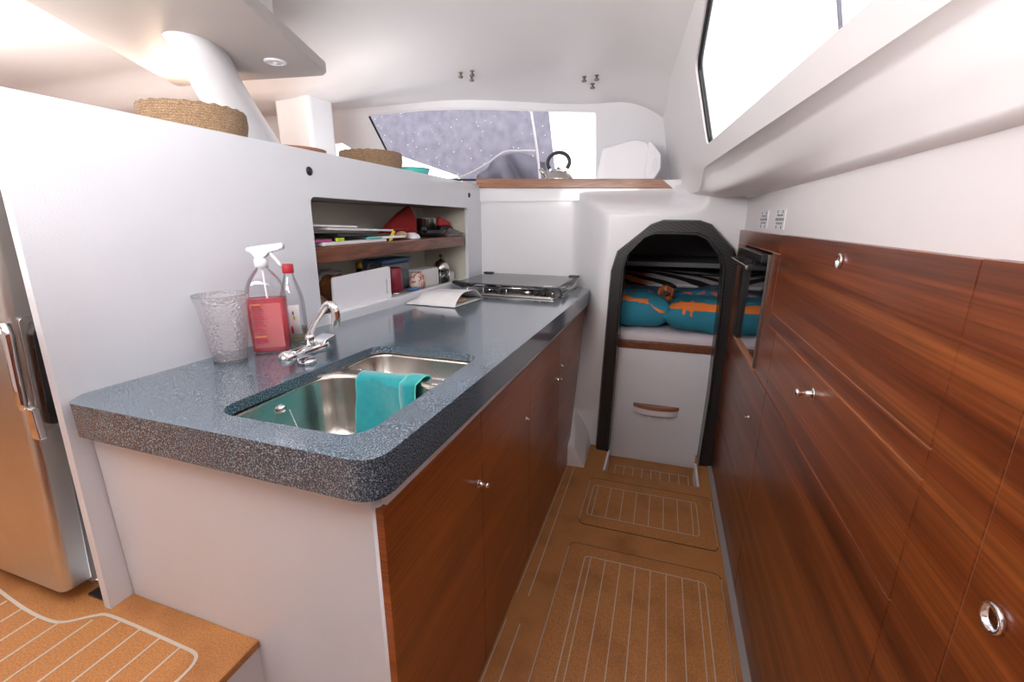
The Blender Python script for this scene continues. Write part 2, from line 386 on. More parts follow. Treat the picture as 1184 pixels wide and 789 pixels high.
# white gusset at the foot of the bulkhead, left
bm = bmesh.new()
v = [bm.verts.new(p) for p in ((-.445, 2.30, 0), (-.332, 2.307, 0), (-.337, 2.60, 0), (-.445, 2.62, 0), (-.391, 2.31, .115), (-.36, 2.60, .10), (-.45, 2.62, .25), (-.45, 2.3, .13))]
bmesh.ops.convex_hull(bm, input=v)
finish(bm, 'trim_3', 'gel', kind='structure')
# right hand grey strip
boxo('trim_4', (.345, -1.8, 0), (.368, 2.56, .006), 'grey', kind='structure')
# grey caulk lines beside the hatches
bm = bmesh.new()
def strip(bm, a, b, w=.004, z0=-.001, z1=.0012):
    a = Vector((a[0], a[1], 0)); b = Vector((b[0], b[1], 0)); d = (b - a).normalized(); s = Vector((-d.y, d.x, 0)) * w / 2
    prism(bm, [(p.x, p.y, z0) for p in (a - s, b - s, b + s, a + s)], (0, 0, z1 - z0))
strip(bm, (-.386, 2.29), (-.378, 1.33)); strip(bm, (-.372, 1.205), (-.37, -.6))
strip(bm, (-.425, 2.28), (-.425, 1.33), .003); strip(bm, (-.425, 1.21), (-.425, -.6), .003)
finish(bm, 'trim_5', 'caulk', kind='structure')

def rectline(bm, x0, x1, y0, y1, r, w, z0, z1):
    o = rounded([(x0, y0), (x1, y0), (x1, y1), (x0, y1)], r, 4); q = rounded([(x0 + w, y0 + w), (x1 - w, y0 + w), (x1 - w, y1 - w), (x0 + w, y1 - w)], max(r - w, .002), 4)
    n = len(o)
    vs = [[bm.verts.new((p[0], p[1], z)) for p in L] for L, z in ((o, z0), (o, z1), (q, z1), (q, z0))]
    for k in range(4):
        a, b = vs[k], vs[(k + 1) % 4]
        for i in range(n): bm.faces.new((a[i], a[(i + 1) % n], b[(i + 1) % n], b[i]))
def hatch(label, x0, x1, y0, y1, bx0, bx1, by0, by1, n, z=0, ring=True):
    t = thing('floor_hatch', label, 'floor hatch', ((x0 + x1) / 2, (y0 + y1) / 2, z), 'cork floor hatches in the aisle')
    bm = bmesh.new(); prism(bm, [(p[0], p[1], z + .0002) for p in rounded([(x0, y0), (x1, y0), (x1, y1), (x0, y1)], .03, 4)], (0, 0, .0018)); finish(bm, 'hatch_panel', 'cork', t)
    if ring:
        bm = bmesh.new(); rectline(bm, x0 - .0015, x1 + .0015, y0 - .0015, y1 + .0015, .032, .0035, z, z + .0026); finish(bm, 'edge_trim', 'groove', t)
        bm = bmesh.new()
        bm.free()
        for x in (x0, x1):
            bm = bmesh.new(); strip(bm, (x, y0 + .03), (x, y1 - .03), .0035, z, z + .0032); finish(bm, 'edge_trim', 'grooveb', t)
    bm = bmesh.new(); rectline(bm, bx0, bx1, by0, by1, .022, .004, z + .001, z + .0028)
    for i in range(n):
        x = bx0 + .027 + (bx1 - bx0 - .054) * i / (n - 1)
        strip(bm, (x, by0 + .002), (x, by1 - .002), .0035, z + .001, z + .0028)
    finish(bm, 'caulking', 'caulk', t)
    return t
hatch('small cork floor hatch with grey lines, the one nearer the cabin door', -.276, .333, 1.812, 2.215, -.252, .264, 1.885, 2.15, 8)
hatch('large cork floor hatch with grey lines in the aisle beside the galley doors', -.285, .325, -.5, 1.675, -.21, .266, -.4, 1.61, 8)
# raised saloon floor
bm = bmesh.new(); box(bm, (-4.6, -1.8, ZS - .02), (-.79, .571, ZS)); finish(bm, 'floor', 'cork', kind='structure', bevel=.003)
boxo('wall_step', (-4.6, -1.8, 0), (-.797, .571, ZS - .02), 'panelwhite', kind='structure')
bm = bmesh.new()
path = smoothpts([(-1.62, .478, ZS), (-1.42, .456, ZS), (-1.31, .452, ZS), (-1.26, .462, ZS), (-1.215, .495, ZS), (-1.175, .507, ZS), (-1.0, .505, ZS)], 5) + smoothpts([(-.93, .503, ZS), (-.89, .499, ZS), (-.873, .475, ZS), (-.872, .43, ZS)], 5) + [Vector((-.872, -.6, ZS))]
for a, b in zip(path, path[1:]): strip(bm, a, b, .007, ZS - .001, ZS + .0012)
for i in range(11):
    x = -.94 - i * .0665
    yt = .503 if x > -1.19 else (.50 - (-1.19 - x) * .9 if x > -1.25 else .455)
    strip(bm, (x, -.6), (x, yt), .0045, ZS - .001, ZS + .001)
finish(bm, 'trim_6', 'caulk', kind='structure')

# ------------------------------------------------------------------ bulkhead (wall_front)
outer = [(-.302, -.01), (-.288, .55), (-.271, 1.106), (-.242, 1.217), (-.074, 1.362), (-.012, 1.384), (.166, 1.382), (.225, 1.362), (.342, 1.242), (.381, 1.146), (.394, .933), (.382, .488), (.369, -.011)]
inner = [(-.221, -.01), (-.213, .369), (-.196, 1.128), (-.180, 1.200), (-.099, 1.290), (-.051, 1.308), (.163, 1.306), (.205, 1.284), (.280, 1.198), (.298, 1.144), (.305, .904), (.308, .435), (.296, -.013)]
cut = [(-.26, -.2), (-.25, .4), (-.235, 1.128), (-.21, 1.21), (-.09, 1.335), (.19, 1.335), (.31, 1.22), (.34, 1.14), (.345, .5), (.333, -.2)]
def ybulk(x, z):
    s = 1 - sm(-.56, -.30, x); t = sm(.30, .92, z)
    u = sm(1.42, 1.56, z) * (1 - sm(.02, .2, x))
    return 2.60 + max(.33 * s * t, .32 * u)
bm = bmesh.new()
nx, nz = 82, 80
P = [[(-1.25 + 1.70 * i / nx, 0, -.02 + 1.60 * j / nz) for i in range(nx + 1)] for j in range(nz + 1)]
V = [[bm.verts.new((p[0], ybulk(p[0], p[2]), p[2])) for p in row] for row in P]
for j in range(nz):
    for i in range(nx):
        c = (V[j][i].co + V[j + 1][i + 1].co) / 2
        if not inside((c.x, c.z), cut): bm.faces.new((V[j][i], V[j][i + 1], V[j + 1][i + 1], V[j + 1][i]))
for v in [v for v in bm.verts if not v.link_faces]: bm.verts.remove(v)
wf = finish(bm, 'wall_front', 'gel', kind='structure', smooth=True)
# carbon door surround
bm = bmesh.new()
def refine(L, k):
    out = []
    for a, b in zip(L, L[1:]):
        for j in range(k): out.append((lerp(a[0], b[0], j / k), lerp(a[1], b[1], j / k)))
    out.append(L[-1]); return out
O, I = outer, inner
yf, yk = 2.545, 2.64
rows = []
for (ox, oz), (ix, iz) in zip(O, I):
    mx, mz = lerp(ox, ix, .5), lerp(oz, iz, .5)
    rows.append([(ox, yk, oz), (ox, yf + .018, oz), (lerp(ox, ix, .12), yf, lerp(oz, iz, .12)), (lerp(ox, ix, .82), yf, lerp(oz, iz, .82)), (lerp(ox, ix, .86), yf - .008, lerp(oz, iz, .86)), (lerp(ox, ix, .98), yf - .008, lerp(oz, iz, .98)), (ix, yf, iz), (ix, yk + .03, iz), (lerp(ix, ox, .35), yk + .03, lerp(iz, oz, .35))])
V = grid(bm, rows)
door = finish(bm, 'door_1', 'carbon', kind='structure', bevel=.004)

# ------------------------------------------------------------------ cabin beyond the door
bm = bmesh.new()
x0, x1, y0, y1, z0, z1 = -.33, .52, 2.68, 4.2, 0, 1.36
vs = box(bm, (x0, y0, z0), (x1, y1, z1))
bm.faces.ensure_lookup_table(); bmesh.ops.delete(bm, geom=[f for f in bm.faces if abs(f.calc_center_median().y - y0) < .01], context='FACES')
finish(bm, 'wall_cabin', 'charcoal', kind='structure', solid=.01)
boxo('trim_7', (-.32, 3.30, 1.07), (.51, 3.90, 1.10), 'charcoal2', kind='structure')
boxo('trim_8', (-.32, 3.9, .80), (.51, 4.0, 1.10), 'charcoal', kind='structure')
t = thing('bed', 'bed seen through the carbon doorway, white base panel with wooden rail', 'bed', (.04, 2.7, -.09))
boxo('base_panel', (-.30, 2.665, -.094), (.37, 2.69, .640), 'panelwhite', t, bevel=.004)
boxo('bed_rail', (-.31, 2.655, .640), (.42, 2.70, .688), 'mahogtrim', t, bevel=.006)
h = None
bm = bmesh.new()
hp = [(-.10 + .27 * i / 12, 2.664 - .045 * math.sin(PI * i / 12) ** .6) for i in range(13)]
prism(bm, [(p[0], p[1], .272) for p in hp], (0, 0, .024))
h = finish(bm, 'grab_handle', 'ledgewood', t, bevel=.003)
bm = bmesh.new(); prism(bm, [(lerp(.035, p[0], .98), p[1] + .003, .236) for p in hp], (0, 0, .036)); finish(bm, 'handle_cup', 'plasticwhite', h, bevel=.003)
for x in (-.005, .085): boxo('bracket', (x, 2.645, .205), (x + .018, 2.665, .238), 'plasticwhite', h)
# mattress with sheet
bm = bmesh.new(); P = []
for j in range(14):
    row = []
    for i in range(50):
        x = -.315 + .82 * i / 49
        v = j / 13
        y = [2.69, 2.685, 2.68, 2.682, 2.69, 2.70, 2.72, 2.76, 2.9, 3.1, 3.3, 3.5, 3.7, 3.9][j]; z = [.66, .68, .70, .715, .73, .735, .74, .742, .745, .745, .745, .745, .745, .745][j]
        z += .006 * noise.noise(Vector((x * 14 + v * 4, v * 3, 1))) * (j > 1)
        y += -.010 * abs(noise.noise(Vector((x * 9 + z * 18, z * 5, 4))))
        row.append((x, y, z))
    P.append(row)
grid(bm, P); finish(bm, 'mattress', 'sheet', t, smooth=True)
for x, z in ((-.245, .585), (.325, .565)): boxo('catch', (x - .018, 2.64, z - .022), (x + .018, 2.664, z + .022), 'mahogtrim', t, bevel=.004)

def cushion(cx, cy, cz, w, d, h, rz, amp=.05):
    bm = bmesh.new(); n = 26; top = []; bot = []
    for s, store in ((1, top), (-1, bot)):
        P = []
        for j in range(n + 1):
            row = []
            for i in range(n + 1):
                u = 2 * i / n - 1; v = 2 * j / n - 1
                pr = max(0, (1 - abs(u) ** 3.2)) ** .5 * max(0, (1 - abs(v) ** 3.2)) ** .5
                pin = 1 - .05 * (1 - abs(u) ** 2) * (abs(v) ** 4) - .05 * (1 - abs(v) ** 2) * abs(u) ** 4
                x = u * w / 2 * pin; y = v * d / 2 * pin; z = s * h / 2 * pr * (1 + amp * 3 * noise.noise(Vector((u * 2.5 + cx * 9, v * 2.5, s))))
                q = Matrix.Rotation(rz, 3, 'Z') @ Vector((x, y, z))
                row.append((cx + q.x, cy + q.y, cz + q.z))
            P.append(row)
        store.extend(P); grid(bm, P)
    bmesh.ops.remove_doubles(bm, verts=bm.verts[:], dist=.0006)
    return bm, top
def foxprint(cx, cy, cz, w, d, h, rz, poly, parent):
    """orange animal silhouette lying on the front half of a pillow: (u,t) with t = angle round the front roll"""
    pass
t1 = thing('pillow', 'teal pillow with long orange fox print, left of the two at the doorway', 'pillow', (-.2, 2.86, .80), 'teal fox pillows on the bed')
bm, _ = cushion(-.120, 2.87, .845, .40, .34, .20, .10); finish(bm, 'cushion', 'pillow', t1, smooth=True)
t2 = thing('pillow', 'teal pillow with orange striding fox print, right of the two at the doorway', 'pillow', (.25, 2.83, .80), 'teal fox pillows on the bed')
bm, _ = cushion(.265, 2.84, .840, .46, .36, .195, -.05); finish(bm, 'cushion', 'pillow', t2, smooth=True)
def proj_print(parent, src, polys):
    """lay a 2D (x,z) silhouette on the front/top of the pillow by ray casting along +y then keep it 2 mm proud"""
    dg = None
    me = src.data; 
    bmx = bmesh.new(); bmx.from_mesh(me)
    from mathutils.bvhtree import BVHTree
    tr = BVHTree.FromBMesh(bmx); off = Vector(src['_w'])
    bm = bmesh.new()
    for poly in polys:
        xs = [p[0] for p in poly]; zs = [p[1] for p in poly]; st = .006
        x = min(xs)
        cache = {}
        def vert(i, j):
            if (i, j) not in cache:
                px, pz = min(xs) + i * st, min(zs) + j * st
                hit = tr.ray_cast(Vector((px, 2.2, pz)) - off - Vector((0, 0, 0)), Vector((0, 1, -.16)).normalized())
                cache[(i, j)] = bm.verts.new(hit[0] + hit[1] * .0015 * (1 if hit[1].y < 0 else -1)) if hit[0] else None
            return cache[(i, j)]
        for i in range(int((max(xs) - min(xs)) / st) + 1):
            for j in range(int((max(zs) - min(zs)) / st) + 1):
                if inside((min(xs) + (i + .5) * st, min(zs) + (j + .5) * st), poly):
                    q = [vert(i, j), vert(i + 1, j), vert(i + 1, j + 1), vert(i, j + 1)]
                    if all(q) and max((a.co - b.co).length for a in q for b in q) < .08: bm.faces.new(q)
    for v in [v for v in bm.verts if not v.link_faces]: bm.verts.remove(v)
    me2 = bpy.data.meshes.new('fox_print'); bm.to_mesh(me2); bm.free(); me2.materials.append(M['orange'])
    for p in me2.polygons: p.use_smooth = True
    o = bpy.data.objects.new('fox_print', me2); C.objects.link(o); o.parent = parent
    s = o.modifiers.new('s', 'SOLIDIFY'); s.thickness = .001; s.offset = 0
    o['label'] = 'orange fox print'
    bmx.free()
# silhouettes in (x, z) on the vertical plane in front of the pillows, z raised for the oblique cast
proj_print(t2, t2.children[0], [[(.03, .985), (.07, .995), (.115, 1.005), (.125, 1.02), (.14, 1.008), (.175, 1.012), (.185, 1.025), (.195, 1.01), (.27, 1.005), (.40, .998), (.46, .99), (.46, .955), (.30, .963), (.19, .962), (.185, .925), (.176, .925), (.17, .962), (.15, .962), (.145, .93), (.136, .93), (.13, .965), (.07, .968)]])
proj_print(t1, t1.children[0], [[(-.30, 1.04), (-.21, 1.045), (-.16, 1.02), (-.11, 1.012), (-.06, 1.016), (-.055, .985), (-.085, .99), (-.12, .995), (-.165, .995), (-.21, 1.005), (-.30, 1.01)], [(-.045, .985), (-.01, .965), (.03, .95), (.045, .938), (.01, .938), (-.02, .955)]])
# duvet and blanket
bm = bmesh.new(); P = []
for j in range(24):
    row = []
    for i in range(36):
        x = -.31 + .80 * i / 35; y = 3.06 + .30 * j / 23
        z = .915 + .03 * noise.noise(Vector((x * 4, y * 4, 2))) + .03 * sm(2.9, 3.2, y) - .06 * (1 - sm(3.04, 3.1, y))
        row.append((x, y, z))
    P.append(row)
grid(bm, P); tag(finish(bm, 'duvet', 'duvet', smooth=True, solid=.03), 'blue duvet with small orange figures lying behind the two teal pillows', 'duvet')
bm = bmesh.new(); P = []
for j in range(24):
    row = []
    for i in range(36):
        x = -.32 + .82 * i / 35; y = 3.22 + .62 * j / 23
        z = .955 + .03 * noise.noise(Vector((x * 3, y * 4, 6))) + .05 * sm(3.2, 3.4, y) - .03 * sm(.2, .6, x)
        row.append((x, y, z))
    P.append(row)
grid(bm, P); tag(finish(bm, 'blanket', 'zebra', smooth=True, solid=.02), 'tiger striped blanket in grey, black and rust at the back of the bed', 'blanket')
# plush dog
t = thing('plush_dog', 'ginger plush dog with brown muzzle sitting between the pillows', 'soft toy', (.02, 2.9, .93))
px, py, pz = .035, 2.90, .945
bm = bmesh.new(); blob(bm, (px, py + .03, pz - .03), (.05, .06, .05), 18, .15); finish(bm, 'body', 'plush', t, smooth=True)
bm = bmesh.new(); blob(bm, (px, py - .02, pz + .02), (.036, .036, .034), 18, .1); hd = finish(bm, 'head', 'plush', t, smooth=True)
bm = bmesh.new(); blob(bm, (px - .006, py - .055, pz + .008), (.021, .022, .017), 14); mz = finish(bm, 'muzzle', 'plushb', t, smooth=True)
bm = bmesh.new(); blob(bm, (px - .008, py - .077, pz + .014), (.008, .006, .006), 10); finish(bm, 'nose', 'black', mz, smooth=True)
for s in (-1, 1):
    bm = bmesh.new(); blob(bm, (px + s * .036, py - .02, pz + .012), (.010, .014, .028), 12); finish(bm, 'ear', 'plush', t, smooth=True)
    bm = bmesh.new(); blob(bm, (px + s * .013, py - .053, pz + .03), (.004, .004, .004), 8); finish(bm, 'eye', 'black', t, smooth=True)

# ------------------------------------------------------------------ left unit: partition with open locker
XP = -1.20
def lean(y, z): return y + .062 * (z - .5)
op = rounded([(1.335, 1.026), (2.70, 1.013), (2.712, 1.456), (1.342, 1.462)], .025, 4)
outerp = [(.507, .0), (2.96, .0), (2.96, 1.608), (.552, 1.622)]
plate(outerp, [op], lambda a, b: (XP, a, b), 'wall_left', 'panelwhite', kind='structure', solid=.022, off=1 if False else -1)
wl = bpy.data.objects['wall_left']
# make sure the sheet grows backwards (away from the galley)
wl.modifiers['s'].offset = 1 if wl.data.polygons[0].normal.x < 0 else -1
bm = bmesh.new()   # top, end strip and back of the unit
prism(bm, [(XP - .022, .58, 1.59), (XP - .022, 2.96, 1.58), (XP - .022, 2.96, 1.607), (XP - .022, .58, 1.62)], (-.75, 0, 0))
box(bm, (-2.0, .60, 0), (-1.97, 2.96, 1.6))
finish(bm, 'wall_left', 'gel', kind='structure')
# locker lining
bm = bmesh.new()
for lo, hi in (((-1.56, 1.30, 1.0), (-1.54, 2.76, 1.47)), ((-1.54, 2.735, 1.0), (-1.223, 2.76, 1.47)), ((-1.54, 1.29, 1.0), (-1.223, 1.31, 1.47)), ((-1.54, 1.31, .985), (-1.223, 2.735, 1.0))): box(bm, lo, hi)
finish(bm, 'wall_left', 'cream', kind='structure')
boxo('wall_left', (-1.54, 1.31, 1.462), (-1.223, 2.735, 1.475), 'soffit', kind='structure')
# white fiddle at the foot of the opening
bm = bmesh.new()
prism(bm, [(XP + .012, 1.37, .985), (XP + .012, 2.70, .962), (XP + .012, 2.70, 1.017), (XP + .012, 1.37, 1.031)], (-.034, 0, 0))
finish(bm, 'trim_9', 'panelwhite', kind='structure', bevel=.004)
bm = bmesh.new(); prism(bm, [(-1.212, 1.312, 1.222), (-1.212, 2.665, 1.222), (-1.212, 2.665, 1.286), (-1.212, 1.312, 1.286)], (-.325, 0, 0))
tag(finish(bm, 'locker_shelf', 'mahogtrim', bevel=.008), 'reddish brown wooden shelf crossing the open white locker behind the worktop', 'shelf')
for y, z, nm in ((1.352, 1.547, 'black round plug on the white partition above the left end of the locker'), (2.735, 1.535, 'black round plug at the far top corner of the white partition')):
    bm = bmesh.new(); lathe(bm, [(.0, .006), (.010, .006), (.014, .003), (.0155, 0), (.0155, -.002), (0, -.002)], (XP, y, z), 20, 'X')
    tag(finish(bm, 'blanking_plug', 'black', smooth=True), nm, 'plug', 'black plugs on the partition')

# ------------------------------------------------------------------ worktop
def wz(y): return 1.008 - .018 * (y - .55)
wout = rounded([(-1.2, .575), (-1.165, .53), (-.405, .525), (-.405, 2.93), (-1.198, 2.93)], [.0, .03, .055, .02, 0], 6)
whole = rounded([(-.84, .595), (-.485, .595), (-.485, 1.16), (-.84, 1.16)], .06, 8)
def wt_mesh():
    bm = bmesh.new(); es = []; loops = []
    for loop in (wout, whole):
        vs = [bm.verts.new((p[0], p[1], 0)) for p in loop]; loops.append(vs)
        for i in range(len(vs)): es.append(bm.edges.new((vs[i], vs[(i + 1) % len(vs)])))
    bmesh.ops.triangle_fill(bm, use_beauty=True, use_dissolve=False, edges=es)
    fs = bm.faces[:]
    r = bmesh.ops.extrude_face_region(bm, geom=fs)
    low = [v for v in r['geom'] if isinstance(v, bmesh.types.BMVert)]
    for v in bm.verts: v.co.z = wz(v.co.y)
    for v in low: v.co.z -= .024 if (-.9 < v.co.x < -.46 and .57 < v.co.y < 1.2) else .078
    return bm
t = thing('worktop', 'speckled blue grey stone galley worktop with sink cut-out', 'worktop', (-.8, 1.7, .94))
finish(wt_mesh(), 'slab', 'stone', t, bevel=.014, segs=4)
# ------------------------------------------------------------------ sink
t = thing('sink', 'stainless steel one and a half bowl sink set under the worktop', 'sink', (-.66, .88, .80))
def bowl(x0, x1, y0, y1, depth, r, nm, zt):
    bm = bmesh.new(); rows = []
    prof = [(-.0, 0), (.006, .004), (.010, -.012), (.014, -depth * .5), (.02, -depth + .05), (.034, -depth + .018), (.062, -depth + .004), (.10, -depth)]
    for ins, dz in prof:
        lo = rounded([(x0 + ins, y0 + ins), (x1 - ins, y0 + ins), (x1 - ins, y1 - ins), (x0 + ins, y1 - ins)], max(.012, r - ins * .4), 8)
        rows.append([bm.verts.new((p[0], p[1], zt + dz)) for p in lo])
    n = len(rows[0])
    for a, b in zip(rows, rows[1:]):
        for i in range(n): bm.faces.new((a[i], a[(i + 1) % n], b[(i + 1) % n], b[i]))
    bm.faces.new(rows[-1])
    o = finish(bm, nm, 'steel', t, smooth=True, solid=.0015)
    return o
zt = .9795
b1 = bowl(-.852, -.473, .583, .945, .19, .085, 'main_bowl', zt)
b2 = bowl(-.852, -.473, .968, 1.172, .12, .06, 'half_bowl', zt - .006)
boxo('divider', (-.84, .940, zt - .004), (-.485, .974, zt + .002), 'steel', t, bevel=.002)
bm = bmesh.new()
rectline(bm, -.855, -.470, .580, 1.175, .06, .02, zt - .004, zt - .001); finish(bm, 'flange', 'steel', t)
bm = bmesh.new(); lathe(bm, [(0, .004), (.03, .004), (.036, .001), (.036, -.002), (0, -.002)], (-.66, .76, zt - .188), 24); finish(bm, 'drain', 'chrome', t, smooth=True)
# overflow buttons and plug chain
for (y, z, b) in ((.764, .943, b1), (1.061, .940, b2)):
    bm = bmesh.new(); lathe(bm, [(0, .011), (.006, .0105), (.010, .007), (.0115, 0), (0, 0)], (-.840, y, z), 20, 'X'); o = finish(bm, 'overflow_cap', 'chrome', b, smooth=True)
bm = bmesh.new()
for i in range(34):
    u = i / 33
    p = (-.818 + .05 * u + .006 * math.sin(u * 3), .768 - .005 * u, .940 - .16 * u)
    r = bmesh.ops.create_icosphere(bm, subdivisions=1, radius=.0021)
    for v in r['verts']: v.co += Vector(p)
finish(bm, 'plug_chain', 'chrome', t, smooth=True)
bm = bmesh.new(); lathe(bm, [(0, .016), (.004, .016), (.005, .008), (.021, .006), (.023, 0), (0, 0)], (-.77, .76, zt - .178), 20); finish(bm, 'plug', 'black', t, smooth=True)
# ------------------------------------------------------------------ teal cloth over the divider
def clothpath(u):
    """u 0 = low near edge ... 1 = low far edge"""
    L1, L2 = .165, .055
    s = u * (L1 + .05 + L2)
    if s < L1: return (.934 - .004 * (1 - s / L1), .812 + s)
    s -= L1
    if s < .05:
        a = PI * s / .05; return (.957 - .022 * math.cos(a), .977 + .010 * math.sin(a))
    s -= .05; return (.981, .977 - s)
t = thing('dish_cloth', 'teal microfibre cloth hanging over the sink divider', 'cloth', (-.66, .95, .9))
bm = bmesh.new(); P = []
for j in range(40):
    u = j / 39; row = []; yy, zz = clothpath(u)
    for i in range(26):
        w = i / 25; x = -.745 + .150 * w
        k = max(0, (.97 - zz) / .16)
        y = yy - (.010 + .016 * k) * (math.sin(w * 5 + 1.2 * zz * 8) * .5 + .5) * (1 if u < .6 else 0) - .004
        x += .012 * k * math.sin(w * 3) + .004 * noise.noise(Vector((w * 4, u * 6, 1)))
        row.append((x, y, zz + (.0025 * noise.noise(Vector((w * 5, u * 5, 3))))))
    P.append(row)
grid(bm, P); finish(bm, 'fabric', 'teal', t, smooth=True, solid=.003, off=0)
bm = bmesh.new(); P = []
for j in range(40):   # folded over strip at the right
    u = j / 39; row = []; yy, zz = clothpath(u)
    for i in range(8):
        w = i / 7; x = -.602 + .044 * w
        k = max(0, (.97 - zz) / .16)
        row.append((x + .006 * math.sin(u * 9), yy - (.016 + .012 * math.sin(w * PI) + .012 * k) * (1 if u < .62 else -.2), zz + .004 - .05 * (1 - w) * 0))
    P.append(row)
grid(bm, P); fd = finish(bm, 'folded_edge', 'teal', t, smooth=True, solid=.003, off=0)
for sx in (0, 7):
    bm = bmesh.new(); tube(bm, [P[j][sx] for j in range(0, 40, 1)], .0024, 6); finish(bm, 'hem', 'mint', t, smooth=True)

# ------------------------------------------------------------------ galley cabinet
def zt_door(y): return .888 - .0175 * (y - .57)
t = thing('galley_cabinet', 'white galley cabinet with reddish wooden doors under the stone worktop', 'cabinet', (-.8, 1.5, 0))
bm = bmesh.new()
prism(bm, [(-.452, .571, 0), (-.452, 2.31, 0), (-.452, 2.85, .882), (-.452, .571, .929)], (-.745, 0, 0))
# hollow: open top by removing top face, give it thickness
bm.faces.ensure_lookup_table()
topf = [f for f in bm.faces if f.calc_center_median().z > .88]
bmesh.ops.delete(bm, geom=topf, context='FACES_ONLY')
finish(bm, 'carcass', 'panelwhite', t, bevel=.0)
bm = bmesh.new(); tube(bm, [(-.452, .583, 0), (-.452, .583, .925)], .0125, 12); finish(bm, 'corner_post', 'panelwhite', t, smooth=True)
bm = bmesh.new(); prism(bm, [(-.431, .585, .889), (-.431, 2.78, .851), (-.431, 2.86, .880), (-.431, .585, .928)], (-.02, 0, 0)); finish(bm, 'top_rail', 'panelwhite', t)
def ring_knob(parent, x, y, z, s, r=.012, stalk=.022, mat_='chrome'):
    """round pull on a rosette, pointing along s*x"""
    bm = bmesh.new(); lathe(bm, [(0, 0), (r, 0), (r, s * .0025), (r * .7, s * .004), (r * .48, s * .005), (r * .45, s * stalk * .65), (r * .6, s * stalk * .78), (r * .62, s * stalk * .92), (r * .45, s * stalk), (0, s * stalk)], (x, y, z), 20, 'X')
    return finish(bm, 'knob', mat_, parent, smooth=True)
def finger_ring(parent, x, y, z, s, r=.014):
    bm = bmesh.new(); lathe(bm, [(r, 0), (r, s * .004), (r * .92, s * .006), (r * .78, s * .0055), (r * .74, s * .001), (r * .7, -s * .0), (0, -s * .0 + s * .0012)], (x, y, z), 32, 'X')
    return finish(bm, 'ring_pull', 'chrome', parent, smooth=True)
dy = [(.572, 1.024), (1.027, 1.498), (1.501, 1.998), (2.001, None)]
kn = [(.997, .679, 'k'), (1.452, .671, 'r'), (1.947, .655, 'k'), (2.06, .685, 'r')]
for (a, b), (ky, kz, kk) in zip(dy, kn):
    bm = bmesh.new()
    if b: pts = [(X1, a, .012), (X1, b, .012), (X1, b, zt_door(b)), (X1, a, zt_door(a))]
    else: pts = [(X1, a, .012), (X1, 2.30, .012), (X1, 2.74, .850), (X1, a, zt_door(a))]
    prism(bm, pts, (-.02, 0, 0))
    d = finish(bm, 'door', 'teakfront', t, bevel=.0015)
    if kk == 'k': ring_knob(d, X1, ky, kz, 1, .0125, .03)
    else: ring_knob(d, X1, ky, kz, 1, .011, .012)

# ------------------------------------------------------------------ right hand bank
t = thing('wall_cabinet', 'long bank of mahogany drawers and lockers along the right side of the aisle', 'cabinet', (.6, 1, 0))
bm = bmesh.new()
for lo, hi in (((.3672, -1.8, 0), (.9, 1.80, 1.328)), ((.3672, 2.36, 0), (.9, 2.6, 1.328)), ((.3672, 1.80, 0), (.9, 2.36, .83)), ((.3672, 1.80, 1.27), (.9, 2.36, 1.328))): box(bm, lo, hi)
finish(bm, 'carcass', 'edge', t)
g = .0015
def front(nm, y0, y1, z0, z1, par=None):
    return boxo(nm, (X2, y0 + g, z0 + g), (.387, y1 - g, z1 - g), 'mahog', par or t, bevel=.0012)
d1 = front('locker_door', .695, 1.69, 1.08, 1.336)
front('rail', .695, 1.69, 1.033, 1.08)
d2 = front('drawer_front', .695, 1.595, .828, 1.033)
d3 = front('locker_door', .695, 1.595, .02, .828)
front('stile', .568, .695, .02, 1.337)
d4 = front('locker_door', -.45, .568, .02, 1.338)
front('stile', -1.8, -.45, .02, 1.338)
front('panel', 1.69, 2.60, 1.272, 1.334)
bm = bmesh.new(); prism(bm, [(X2, 1.595 + g, .83), (X2, 1.80, .83), (X2, 1.80, 1.27), (X2, 1.69 + g, 1.27), (X2, 1.69 + g, 1.033), (X2, 1.595 + g, 1.033)], (.022, 0, 0)); finish(bm, 'panel', 'mahog', t, bevel=.001)
d5 = front('locker_door', 1.595, 2.56, .02, .828)
boxo('panel', (X2, 2.36, .83), (.387, 2.60, 1.27), 'mahog', t, bevel=.001)
k = finger_ring(d1, X2, 1.148, 1.295, -1, .0165); 
ring_knob(d2, X2, 1.162, .982, -1, .016, .038)
ring_knob(d5, X2, 1.781, .649, -1, .010, .014)
finger_ring(d4, X2, .519, .974, -1, .0165)
# built-in oven
t = thing('built_in_oven', 'black glass fronted oven let into the mahogany bank beside the doorway', 'oven', (.5, 2.08, .84))
boxo('body', (.39, 1.815, .845), (.86, 2.345, 1.255), 'black', t)
boxo('glass_front', (.366, 1.83, .86), (.389, 2.27, 1.215), 'darkgloss', t, bevel=.002)
boxo('side_panel', (.352, 2.275, .85), (.389, 2.345, 1.235), 'black', t, bevel=.002)
boxo('edge_trim', (.356, 1.808, .84), (.389, 1.818, 1.262), 'stud', t, bevel=.001)
boxo('top_vent', (.335, 1.82, 1.232), (.40, 2.35, 1.262), 'black', t, bevel=.004)
hn = boxo('handle', (.300, 1.90, 1.200), (.312, 2.34, 1.214), 'steel', t, bevel=.003)
for y in (1.91, 2.32): boxo('handle_bracket', (.308, y - .012, 1.196), (.372, y + .012, 1.216), 'black', hn, bevel=.003)
boxo('sill', (.358, 1.81, .830), (.40, 2.345, .843), 'edge', t)

